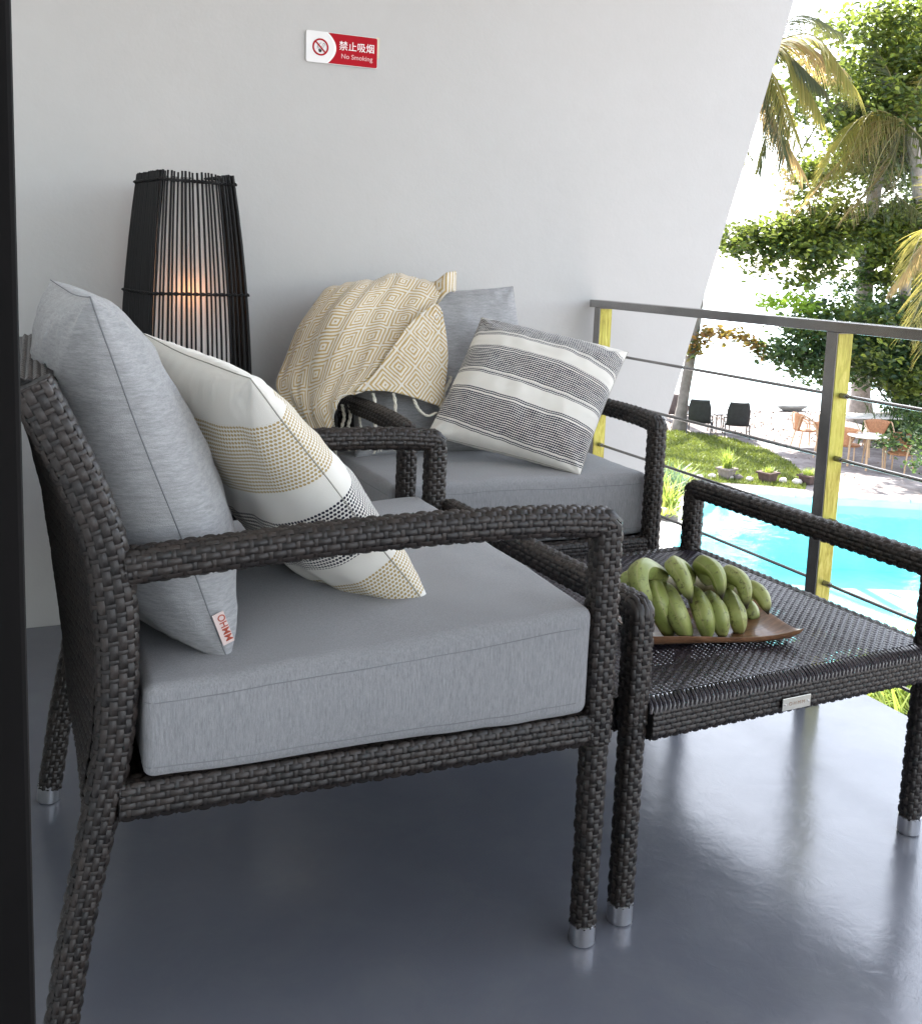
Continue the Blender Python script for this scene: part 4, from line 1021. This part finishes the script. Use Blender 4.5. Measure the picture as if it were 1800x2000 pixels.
# ------------------------------------------------------------------ coffee table with handles
OT = empty('wicker_coffee_table', (.936, 1.350, 0), 'dark wicker coffee table with two raised side handles and metal feet', 'table', .0459)
TX, TY = .705, .735
for si, x in enumerate((0.0, TX)):
    P = bend_path([(x, 0, .36), (x, 0, .553), (x, TY-.01, .553), (x, TY-.01, .36)], .010)
    wpath('handle', P, (1, 0, 0), .0205, .0200, .013, OT, seed=500+si)
    for sj, y in enumerate((0.0, TY-.01)):
        leg = wbeam('leg', [(x, y, .42), (x, y, .034)], (1, 0, 0), [.0205]*15+[.0180]*45, .0185, .016, OT, seed=510+si*2+sj); foot_cap(leg, (x, y, 0))
wbeam('apron', [(.02, -.010, .361), (TX-.02, -.010, .361)], (0, 1, 0), .0275, .018, .009, OT, seed=520, pitch_s=.0100, pitch_t=.0105, lift=.0038)
wbeam('apron', [(.02, TY, .361), (TX-.02, TY, .365)], (0, 1, 0), .0275, .018, .009, OT, seed=521, pitch_s=.0100, pitch_t=.0105)
wbeam('apron', [(-.006, .02, .365), (-.006, TY-.03, .365)], (1, 0, 0), .0275, .018, .009, OT, seed=522, pitch_s=.0100, pitch_t=.0105)
wbeam('apron', [(TX+.012, .02, .361), (TX+.012, TY-.03, .365)], (1, 0, 0), .0275, .018, .009, OT, seed=523, pitch_s=.0100, pitch_t=.0105)
def ftop(s, t): return np.stack([.008+s, .008+t, np.full(len(s), .3935)], 1), np.tile([0, 0, 1.0], (len(s), 1))
weave(ftop, TX-.012, TY-.03, False, 'woven_top', M_wicker_top, OT, seed=530, pitch_s=.0112, pitch_t=.0084, lift=.0028, core=False, nu=5, nv=3, warp=.0027)
for k in range(5):
    MB().box((.03, .09+k*.135, .368), (TX-.03, .115+k*.135, .3905)).build('cross_slat', M_core, OT)
# braided front edge of the top
mb = MB(); rs = random.Random(3)
for k in range(74):
    x = .020+k*(TX-.036)/73; mb.tube(spline([(x-.005, -.0285, .381), (x-.001, -.0250, .3890), (x+.004, -.012, .3935), (x+.011, .004, .3945)], 6), np.array([.003, .0040, .0046, .0044, .004, .003])*rs.uniform(.85, 1.1), 6)
mb.build('braided_edge', M_wicker_top, OT, smooth=True, kind='stuff')
pl = MB().box((-.033, -.001, -.0115), (.033, .001, .0115)).build('name_plate', simple('plate_metal', (.55, .55, .50), .35, .9, var=.06), OT, bevel=.0008)
pl.location = (.330, -.0362, .352)
for sx in (-1, 1):
    mb = MB(); mb.lathe([(0, 0), (.0022, 0), (.0018, .0012), (0, .0016)], n=12); s_ = mb.build('screw', M_alu, pl, smooth=True); s_.location = (sx*.027, -.001, 0); s_.rotation_euler = (PI/2, 0, 0)
text_mesh('lettering', 'O H M M', .0095, simple('faint_engraving', (.33, .22, .16), .6), pl, (0, -.0013, 0), (PI/2, 0, 0), .0001)

# ------------------------------------------------------------------ wooden tray and bananas
def mat_wood():
    m = NT('acacia_wood'); v = m.coord('Object', scale=(2.2, 16, 8)); n = m.noise(v, 3.5, 6, .65, 1.2)
    c = m.ramp(n, [(.3, (.085, .040, .022)), (.5, (.18, .090, .046)), (.7, (.29, .155, .085))]); m.set(color=c, rough=.33, spec=.5, coat=.15); m.bump(n, .15, .002); return m.m
def ot(x, y, z):
    c, s = math.cos(.0459), math.sin(.0459); return np.array([.936+c*x-s*y, 1.350+s*x+c*y, z])
FL, FR = np.array([.135, .165]), np.array([.455, .078]); dpt = np.array([.045, .185])
tc = np.array([*(FL+FR)/2+dpt/2]); nU, nV = 41, 27
def tray_pt(a, b, off=0):
    p = FL*(1-a)*(1-b)+FR*a*(1-b)+(FL+dpt)*(1-a)*b+(FR+dpt)*a*b
    ea, eb = abs(2*a-1), abs(2*b-1); rim = max(ea**5, eb**5); cor = (ea*eb)**4
    pin = .012*(1-ea**2)*(1 if b < .5 else -1)*eb**4
    z = .404+.016*rim+.012*cor+.004*math.sin(a*7)*eb**4; yy = p[1]+pin
    return np.array([p[0], yy, z-off*(1-.2*rim)])
V = [tray_pt(i/(nU-1), j/(nV-1)) for j in range(nV) for i in range(nU)]+[tray_pt(.5+(i/(nU-1)-.5)*(.97), .5+(j/(nV-1)-.5)*.95, .0075) for j in range(nV) for i in range(nU)]
F = [(j*nU+i, j*nU+i+1, (j+1)*nU+i+1, (j+1)*nU+i) for j in range(nV-1) for i in range(nU-1)]; o_ = nU*nV
F += [(o_+a, o_+d, o_+c, o_+b) for a, b, c, d in F]
bd = [i for i in range(nU)]+[j*nU+nU-1 for j in range(1, nV)]+[(nV-1)*nU+i for i in range(nU-2, -1, -1)]+[j*nU for j in range(nV-2, 0, -1)]
F += [(bd[k], o_+bd[k], o_+bd[(k+1) % len(bd)], bd[(k+1) % len(bd)]) for k in range(len(bd))]
tcw = ot(tc[0], tc[1], .397)
V = np.array([ot(*v)-tcw for v in V])
o = add_obj('wooden_tray', mesh_np('wooden_tray', V, np.array(F)), mat_wood(), None, tcw, label='shallow square wooden tray holding bananas on the coffee table', cat='tray')
b_ = o.modifiers.new('bevel', 'BEVEL'); b_.width = .0015; b_.segments = 2

def mat_banana():
    m = NT('green_banana_skin'); v = m.coord('Object'); uvc = m.coord('UV'); s = m.sep(uvc)
    g = m.node('ShaderNodeObjectInfo')
    n = m.noise(v, 26, 5, .65); n2 = m.noise(v, 95, 5, .7, .4); n3 = m.noise(v, 9, 3)
    c = m.mix(m.ramp(n3, [(.35, 0.0), (.65, 1.0)]), (.185, .22, .052), (.33, .355, .125))
    c = m.mix(m.math('MULTIPLY', g.outputs['Random'], .35), c, (.17, .235, .055))
    ridge = m.ramp(m.math('ABSOLUTE', m.math('SUBTRACT', m.math('FRACT', m.math('MULTIPLY', s[0], 5.0)), .5)), [(.40, 0.0), (.5, .5)])
    c = m.mix(ridge, c, (.36, .34, .16))
    brown = m.math('MULTIPLY', m.ramp(n2, [(.53, 0.0), (.62, 1.0)]), m.ramp(n, [(.44, 0.0), (.58, .85)]))
    c = m.mix(brown, c, (.045, .032, .018))
    tip = m.ramp(s[1], [(.0, 1.0), (.05, .0), (.86, 0.0), (.955, 1.0)])
    c = m.mix(tip, c, (.03, .025, .016))
    m.set(color=c, rough=.42, spec=.4); m.bump(m.math('ADD', n2, m.math('MULTIPLY', n, .5)), .15, .002); return m.m
M_ban = mat_banana()
M_bcut = simple('banana_crown_flesh', (.16, .14, .06), .6, var=.3, scale=60)
bun_o = ot(.31, .235, .41)
BUN = empty('banana_bunch', bun_o, 'bunch of stubby green bananas with brown blotches on the wooden tray', 'bananas')
def banana(P, r, seed, roll=0.0):
    P = spline(P, 26); T = np.gradient(P, axis=0); T /= np.linalg.norm(T, axis=1)[:, None]
    cv = nz(P[0]+P[-1]-2*P[len(P)//2]); side = nz(np.cross(T[13], cv)); V = []; UV = []; k = 20
    for i in range(26):
        f = i/25; prof = min(1, (math.sin(PI*min(1, max(0, .06+f*.93)))**.42)); prof *= 1-.35*max(0, (f-.86)/.14)**1.2; prof = prof if f < .93 else prof*.75
        if f < .1: prof *= .55+.45*f/.1
        if i == 25: prof *= .7
        b = nz(np.cross(T[i], side)); s_ = nz(np.cross(b, T[i]))
        for j in range(k+1):
            w = 2*PI*j/k+roll; rr = r*prof*(1+.055*math.cos(5*w)+.012*math.cos(10*w)); V.append(P[i]+rr*(math.cos(w)*s_+math.sin(w)*b)); UV.append((j/k, f))
    F = [(i*(k+1)+j, i*(k+1)+j+1, (i+1)*(k+1)+j+1, (i+1)*(k+1)+j) for i in range(25) for j in range(k)]
    V += [P[0], P[-1]]; UV += [(0, 0), (0, 1)]; n0 = 26*(k+1)
    tri = [(j+1, j, n0) for j in range(k)]+[(25*(k+1)+j, 25*(k+1)+j+1, n0+1) for j in range(k)]
    me = mesh_np('banana', np.array(V)-bun_o, [np.array(F), np.array(tri)], uv=np.array(UV)); return add_obj('banana', me, M_ban, BUN)
def bpt(px, py, yl):    # point on a plane parallel to the table front, yl behind it
    n_ = np.array([-math.sin(.0459), math.cos(.0459), 0]); o0 = ot(0, yl, 0); v = ray(px, py); t = ((o0-EYE)@n_)/(v@n_); return EYE+v*t
low_r = [((1268, 1122), (1283, 1175), (1312, 1248)), ((1295, 1140), (1318, 1195), (1346, 1252)), ((1352, 1150), (1372, 1200), (1383, 1250)), ((1380, 1160), (1402, 1200), (1412, 1246)), ((1418, 1155), (1438, 1200), (1444, 1240))]
ylow = [(.26, .185, .205), (.25, .165, .185), (.25, .150, .170), (.25, .150, .170), (.245, .165, .180)]
for i, (q, yy) in enumerate(zip(low_r, ylow)): banana([bpt(*q[0], yy[0]), bpt(*q[1], yy[1]), bpt(*q[2], yy[2])], .0212-.0006*i, i, .3*i)
up_r = [((1300, 1128), (1254, 1112), (1248, 1142), (1272, 1190)), ((1352, 1135), (1318, 1106), (1332, 1130), (1350, 1178)), ((1385, 1138), (1372, 1104), (1398, 1120), (1410, 1172)), ((1420, 1150), (1424, 1122), (1450, 1140), (1458, 1190)), ((1455, 1168), (1468, 1150), (1488, 1166), (1500, 1200))]
yup = [(.26, .21, .185, .175), (.27, .20, .16, .150), (.27, .20, .155, .140), (.27, .20, .16, .148), (.27, .215, .185, .17)]
for i, (q, yy) in enumerate(zip(up_r, yup)): banana([bpt(*a, y) for a, y in zip(q, yy)],   .0208-.0008*i, 10+i, .5*i)
banana([bpt(1300, 1140, .30), bpt(1235, 1128, .30), bpt(1210, 1150, .29), bpt(1200, 1180, .28)], .017, 20, .2)
banana([bpt(1440, 1170, .27), bpt(1462, 1190, .23), bpt(1478, 1215, .21)], .018, 22, .2)
mb = MB(); mb.tube(spline([bpt(1285, 1150, .29), bpt(1345, 1140, .31), bpt(1400, 1150, .31), bpt(1450, 1172, .29)], 20)-bun_o, [.012]+[.020]*18+[.010], 10)
mb.build('crown_stalk', M_bcut, BUN, smooth=True)

# ------------------------------------------------------------------ lantern of black sticks
LX, LY, LR = .452, 2.872, math.radians(10)
LAN = empty('stick_floor_lantern', (LX, LY, 0), 'tall black stick floor lantern glowing warm inside, against the wall', 'lantern', LR)
def half(z): return float(np.interp(z, [0, .35, .7, .85, 1.0, 1.15, 1.31], [.118, .134, .138, .135, .1265, .115, .0975]))
rs = random.Random(12)
def stick(f, side, z1, zoff):
    Z = np.linspace(.0, z1, 14); P = []; w1, w2 = rs.uniform(-1, 1), rs.uniform(0, 6)
    for z in Z:
        h = half(z); a = (f*h+.0016*w1*math.sin(z*5+w2)); d = h+rs.uniform(-.0004, .0004)+zoff
        P.append({0: (a, -d, z), 1: (d, a, z), 2: (a, d, z), 3: (-d, a, z)}[side])
    return MB().tube(spline(P, 16), .0029*rs.uniform(.85, 1.15), 6)
for side in range(4):
    ns = 21 if side in (0, 2) else 26
    for k in range(ns):
        f = -1+2*(k+.5)/ns+rs.uniform(-.35, .35)/ns
        if side in (0, 2): f = math.copysign(abs(f)**.93, f)
        st = stick(f, side, 1.307+rs.uniform(-.002, .003), 0.0 if side in (0, 2) else .0); st.build('stick', M_stick, LAN, smooth=True)
        if side in (1, 3) and k % 2 == 0:
            stick(min(.98, f+1.0/ns), side, 1.31, -.010).build('stick', M_stick, LAN, smooth=True)
for z in (1.285, .995, .62, .25, .03):
    h = half(z)+.003; P = []
    cs_ = [(-h, -h), (h, -h), (h, h), (-h, h), (-h, -h)]
    for (a, b) in zip(cs_[:-1], cs_[1:]):
        for t in np.linspace(0, 1, 44, endpoint=False): P.append((a[0]+(b[0]-a[0])*t, a[1]+(b[1]-a[1])*t, z))
    P.append((-h, -h, z)); P = np.array(P); ph = np.arange(len(P))*1.05
    for dph in (0, PI):
        Q = P+np.stack([np.zeros(len(P)), np.zeros(len(P)), .0028*np.sin(ph+dph)], 1)+(P*np.array([1, 1, 0])/h)*(.0018*np.cos(ph+dph))[:, None]
        MB().tube(Q, .0026, 5, False).build('cord_binding', M_stick, LAN, smooth=True)
# fabric liner
ml = NT('lantern_liner'); ml.set(color=(.90, .885, .875), rough=.9, spec=.1)
tl = ml.node('ShaderNodeBsdfTranslucent'); tl.inputs[0].default_value = (.85, .80, .76, 1); mxs = ml.node('ShaderNodeMixShader'); mxs.inputs[0].default_value = .35
ml.l.new(ml.b.outputs[0], mxs.inputs[1]); ml.l.new(tl.outputs[0], mxs.inputs[2]); ml.l.new(mxs.outputs[0], ml.out.inputs[0])
mb = MB(); Z = np.linspace(.04, 1.292, 30)
for fx in (0, 1):
    V = [(( (-.93 if k == 0 else .60)*half(z) if fx == 0 else -.93*half(z)), (-(half(z)-.0065) if fx == 0 else (-(half(z)-.0065) if k == 0 else half(z)*.5)), z) for z in Z for k in (0, 1)]
    mb.add(V, [(2*i, 2*i+1, 2*i+3, 2*i+2) for i in range(len(Z)-1)])
mb.build('fabric_liner', ml.m, LAN, smooth=False)
fl = NT('candle_flame'); fl.set(color=(.9, .5, .2), emis=(1.0, .42, .13), emis_s=1.6)
mb = MB(); mb.lathe([(0, 0), (.016, .006), (.020, .022), (.012, .045), (0, .07)], n=14); f_ = mb.build('lamp_bulb', fl.m, LAN, smooth=True); f_.location = (-.028, -.062, .965)
mb = MB(); mb.lathe([(0, 0), (.03, 0), (.03, .955), (0, .955)], n=14); f_ = mb.build('lamp_stem', simple('white_candle', (.7, .66, .6), .6), LAN, smooth=True); f_.location = (-.028, -.050, .0)
ld = bpy.data.lights.new('lantern_lamp', 'POINT'); ld.energy = .045; ld.color = (1.0, .43, .15); ld.shadow_soft_size = .03
lo = bpy.data.objects.new('lantern_lamp', ld); COL.objects.link(lo); lo.parent = LAN; lo.location = (-.028, -.085, 1.0)

# ------------------------------------------------------------------ no smoking sign
sg_tl, sg_br = at(598, 57.5, Y=WALL_Y-.004), at(735.5, 134.5, Y=WALL_Y-.004); sg_bl = at(596.7, 119, Y=WALL_Y-.004); sg_tr = at(737.5, 74.6, Y=WALL_Y-.004)
SW = ((sg_tr[0]-sg_tl[0])+(sg_br[0]-sg_bl[0]))/2; SH = ((sg_tl[2]-sg_bl[2])+(sg_tr[2]-sg_br[2]))/2
sc_ = (sg_tl+sg_br+sg_bl+sg_tr)/4; tilt = math.atan2((sg_tr[2]-sg_tl[2]+sg_br[2]-sg_bl[2])/2, SW)
SG = empty('no_smoking_sign', (sc_[0], WALL_Y-.002, sc_[2]), 'red and white no smoking sign fixed to the plaster wall', 'sign'); SG.rotation_euler = (0, -tilt, 0)
def rrect(w, h, r, n=6, x0=0, z0=0):
    P = []
    for cx, cz, w0 in ((w/2-r, h/2-r, 0), (-w/2+r, h/2-r, 90), (-w/2+r, -h/2+r, 180), (w/2-r, -h/2+r, 270)):
        for a in np.linspace(w0, w0+90, n): P.append((x0+cx+r*math.cos(math.radians(a)), z0+cz+r*math.sin(math.radians(a))))
    return P
def plate(name, P, y0, y1, mat, parent=SG):
    k = len(P); V = [(p[0], y0, p[1]) for p in P]+[(p[0], y1, p[1]) for p in P]; mb = MB()
    mb.add(V, [tuple(range(k))[::-1], tuple(range(k, 2*k))]+[(i, (i+1) % k, k+(i+1) % k, k+i) for i in range(k)]); return mb.build(name, mat, parent)
plate('plate', rrect(SW, SH, .006), 0, -.005, M_white)
xr = -SW/2+SW*.395   # red field starts at an arc
arc = []
for a in np.linspace(-1, 1, 21): arc.append((xr-.026*(a*a)*1.0+.004, a*(SH/2-.0012)))
rp = arc+[(p[0], p[1]) for p in rrect(SW-.0025, SH-.0024, .005)[:6]][::1]
rr_ = rrect(SW-.0025, SH-.0024, .005); red = arc+rr_[0:6][::-1][::-1]
red = [(p[0], p[1]) for p in arc]+[rr_[i] for i in range(5, -1, -1)]+[rr_[i] for i in range(23, 17, -1)]
plate('red_field', red, -.0052, -.0056, M_red)
ar2 = [(p[0]-.0075*(1-.25*abs(p[1])/(SH/2)), p[1]) for p in arc]
plate('white_swoosh', arc+ar2[::-1], -.0052, -.0058, simple('bright_white', (.9, .9, .9), .4, var=.01))
cx = -SW/2+SW*.195
def ringP(r0, r1, y0, y1, mat, name, c=(0, 0), n=40):
    mb = MB(); V = [(c[0]+r*math.cos(2*PI*i/n), y, c[1]+r*math.sin(2*PI*i/n)) for (r, y) in ((r0, y0), (r1, y0), (r1, y1), (r0, y1)) for i in range(n)]
    mb.add(V, [(q*n+i, q*n+(i+1) % n, ((q+1) % 4)*n+(i+1) % n, ((q+1) % 4)*n+i) for q in range(4) for i in range(n)]); return mb.build(name, mat, SG)
ringP(.0200, .0250, -.0052, -.0062, M_red, 'prohibition_ring', (cx, 0))
mb = MB(); a = math.radians(-45); ax = np.array([math.cos(a), 0, math.sin(a)]); mb.obox((cx, -.0066, 0), ax*.0215, np.array([-ax[2], 0, ax[0]])*.0022, (0, .0003, 0)); mb.build('prohibition_bar', M_red, SG)
# cigarette held by a hand and smoke
mb = MB(); a = math.radians(62); ax = np.array([math.cos(a), 0, math.sin(a)]); pp = np.array([-ax[2], 0, ax[0]])
for off in (-.0024, .0024): mb.obox(np.array([cx+.0085, -.0057, .005])+pp*off, ax*.0065, pp*.0004, (0, .0003, 0))
mb.obox(np.array([cx+.0085, -.0057, .005])+ax*.0065, ax*.0004, pp*.0028, (0, .0003, 0)); mb.build('cigarette', M_black, SG)
mb = MB(); mb.tube(spline([(cx-.010, -.0057, -.002), (cx-.008, -.0057, .004), (cx-.002, -.0057, .010), (cx+.003, -.0057, .013)], 12), .0005, 5); mb.tube(spline([(cx-.011, -.0057, -.005), (cx-.006, -.0057, -.002), (cx-.008, -.0057, .001)], 12), .0005, 5); mb.build('smoke_line', M_black, SG)
hand = [(-.006, -.008), (-.004, -.004), (-.003, -.008), (0, -.003), (.001, -.008), (.004, -.004), (.004, -.010), (.006, -.008), (.003, -.015), (-.003, -.015)]
plate('hand_symbol', [(cx-.001+x, z) for x, z in hand[::-1]], -.0054, -.0058, M_black)
xc = -SW/2+SW*.70
text_mesh('chinese_lettering', '禁止吸烟', .0285, simple('white_print', (.85, .82, .82), .5, var=.02), SG, (xc+.001, -.0058, .009), (PI/2, 0, 0), .0002, bold=.00018)
text_mesh('english_lettering', 'No Smoking', .0195, M_pinktxt, SG, (xc+.001, -.0058, -.020), (PI/2, 0, 0), .0002, bold=.0002, xs=1.03)
plate('old_tape', [(SW/2-.004, -.012), (SW/2+.0065, -.014), (SW/2+.0075, SH/2+.002), (SW/2-.003, SH/2+.004)], -.0002, -.0008, M_tape)

# ------------------------------------------------------------------ diamond throw
M_thr = mat_blanket(); M_fringe = simple('cream_fringe_yarn', (.62, .59, .50), .95, var=.12, scale=60, bump=.4, bscale=300)
THR = empty('diamond_throw', (1.0, 2.7, .8), 'cream and mustard diamond patterned throw draped over the far chair', 'throw')
to = np.array([1.0, 2.7, .8])
def grid_patch(name, ctrl, uvf, n=64, fold=.006, seed=0, th=.004):
    R = len(ctrl); C_ = np.array([[np.asarray(p, float) for p in r] for r in ctrl])
    rows = np.array([spline(r, n) for r in C_]); G_ = np.array([spline(rows[:, j], n) for j in range(n)]).transpose(1, 0, 2)
    du = np.gradient(G_, axis=1); dv = np.gradient(G_, axis=0); N = np.cross(du, dv); N /= np.linalg.norm(N, axis=2)[:, :, None]+1e-9
    if N[:, :, 1].mean() > 0: N = -N
    for i in range(n):
        for j in range(n):
            f = noise.noise(Vector((j*.09+seed, i*.035, 0)))+.5*noise.noise(Vector((j*.22+seed, i*.05, 4)))
            G_[i, j] += N[i, j]*fold*f
    lu = np.concatenate([[0], np.cumsum(np.linalg.norm(np.diff(G_[n//2], axis=0), axis=1))]); UV = []
    lv = np.concatenate([[0], np.cumsum(np.linalg.norm(np.diff(G_[:, n//2], axis=0), axis=1))])
    for i in range(n):
        for j in range(n): UV.append(uvf(lu[j], lv[i], G_[i, j]))
    a = (np.arange(n-1)[:, None]*n+np.arange(n-1)[None]).ravel(); F = np.stack([a, a+n, a+n+1, a+1], 1)
    me = mesh_np(name, G_.reshape(-1, 3)-to, F, uv=np.array(UV)); o = add_obj(name, me, M_thr, THR)
    s = o.modifiers.new('solid', 'SOLIDIFY'); s.thickness = th; s.offset = 0
    return o, G_
q = lambda px, py, Y: at(px, py, Y=Y)
main = [[q(606, 612, 3.05), q(690, 562, 3.02), q(765, 556, 3.02), q(830, 566, 3.0), q(880, 572, 2.96)],
        [q(634, 568, 2.86), q(700, 547, 2.82), q(765, 545, 2.81), q(828, 555, 2.80), q(868, 562, 2.80)],
        [q(588, 632, 2.84), q(668, 608, 2.72), q(740, 606, 2.73), q(800, 600, 2.74), q(846, 597, 2.72)],
        [q(558, 695, 2.84), q(635, 682, 2.70), q(700, 672, 2.67), q(762, 660, 2.66), q(818, 640, 2.66)],
        [q(537, 752, 2.80), q(606, 750, 2.70), q(662, 738, 2.64), q(722, 722, 2.61), q(775, 690, 2.62)],
        [q(566, 802, 2.74), q(608, 802, 2.64), q(636, 792, 2.60), q(668, 772, 2.585), q(735, 752, 2.59)],
        [q(596, 862, 2.70), q(622, 860, 2.62), q(647, 850, 2.58), q(654, 782, 2.575), q(705, 768, 2.58)]]
cell = .069
grid_patch('throw_main', main, lambda u, v, p: (u/cell, v/cell*.92), fold=.017, seed=2)
flap = [[q(850, 592, 2.70), q(858, 600, 2.69), q(862, 610, 2.69)],
        [q(800, 632, 2.655), q(838, 640, 2.655), q(868, 648, 2.67)],
        [q(765, 680, 2.615), q(820, 690, 2.61), q(874, 695, 2.64)],
        [q(730, 730, 2.59), q(800, 735, 2.58), q(872, 742, 2.615)],
        [q(690, 764, 2.575), q(770, 766, 2.56), q(864, 796, 2.585)]]
c45 = math.cos(PI/4)
fo, FG = grid_patch('throw_flap', flap, lambda u, v, p: (((p[0]*.98+p[2])*c45)/(cell*.93), ((p[0]*.98-p[2])*c45)/(cell*.93)), fold=.007, seed=6)
# rolled end of the throw on top of the cushion
P = spline([q(838, 566, 2.84), q(852, 572, 2.80), q(872, 556, 2.78), q(888, 552, 2.80)], 30); V = []; UV = []; F = []
for i, c in enumerate(P):
    f = i/29; r = .026+.012*f+.006*math.sin(f*5)
    for k in range(25):
        a = 2*PI*k/24*1.12+.6; rr = r*(1-.25*k/24)*(1+.12*math.sin(3*a+f*4)); V.append(c+np.array([.35*rr*math.cos(a), rr*math.cos(a)*.8, rr*math.sin(a)*1.05])); UV.append((f*1.2, k/24*1.8))
F = [(i*25+k, i*25+k+1, (i+1)*25+k+1, (i+1)*25+k) for i in range(29) for k in range(24)]
o = add_obj('rolled_end', mesh_np('rolled_end', np.array(V)-to, np.array(F), uv=np.array(UV)), M_thr, THR); s = o.modifiers.new('solid', 'SOLIDIFY'); s.thickness = .005
def tassel(pts, r=.0042, ends=True, seed=0):
    rs = random.Random(seed); P = spline([np.asarray(p)-to for p in pts], 24); mb = MB()
    for ph in (0, PI):
        Q = P+np.stack([np.cos(np.arange(24)*1.1+ph)*r*.55, np.sin(np.arange(24)*1.1+ph)*r*.4, np.zeros(24)], 1); mb.tube(Q, r*.72, 6)
    if ends:
        for k in range(7):
            e = P[-1]+np.array([rs.uniform(-.014, .014), rs.uniform(-.008, .004), -rs.uniform(.012, .026)]); mb.tube([P[-1], (P[-1]+e)/2+np.array([rs.uniform(-.003, .003), 0, 0]), e], .0011, 4)
    return mb.build('tassel', M_fringe, THR, smooth=True)
tassel([q(728, 768, 2.58), q(733, 790, 2.57), q(731, 820, 2.56), q(737, 850, 2.54), q(738, 868, 2.52)], seed=1)
tassel([q(768, 768, 2.57), q(772, 790, 2.56), q(771, 820, 2.55), q(775, 850, 2.53), q(777, 866, 2.50)], seed=2)
tassel([q(808, 780, 2.565), q(818, 800, 2.55), q(835, 812, 2.55), q(852, 806, 2.56)], ends=False, seed=3)
tassel([q(860, 796, 2.58), q(866, 785, 2.60), q(868, 765, 2.62), q(880, 740, 2.63), q(878, 735, 2.63)], ends=False, seed=4)
tassel([q(668, 790, 2.66), q(672, 815, 2.65), q(668, 835, 2.64), q(674, 862, 2.60)], seed=5)
tassel([q(682, 790, 2.66), q(684, 815, 2.65), q(680, 835, 2.64), q(690, 864, 2.58)], seed=6)
tassel([q(700, 800, 2.62), q(704, 830, 2.60), q(712, 862, 2.56)], r=.003, seed=7)
for i in range(6): tassel([q(606+i*9, 850-i*5, 2.75), q(608+i*9, 868-i*4, 2.74), q(606+i*10, 888, 2.72)], r=.003, seed=20+i)
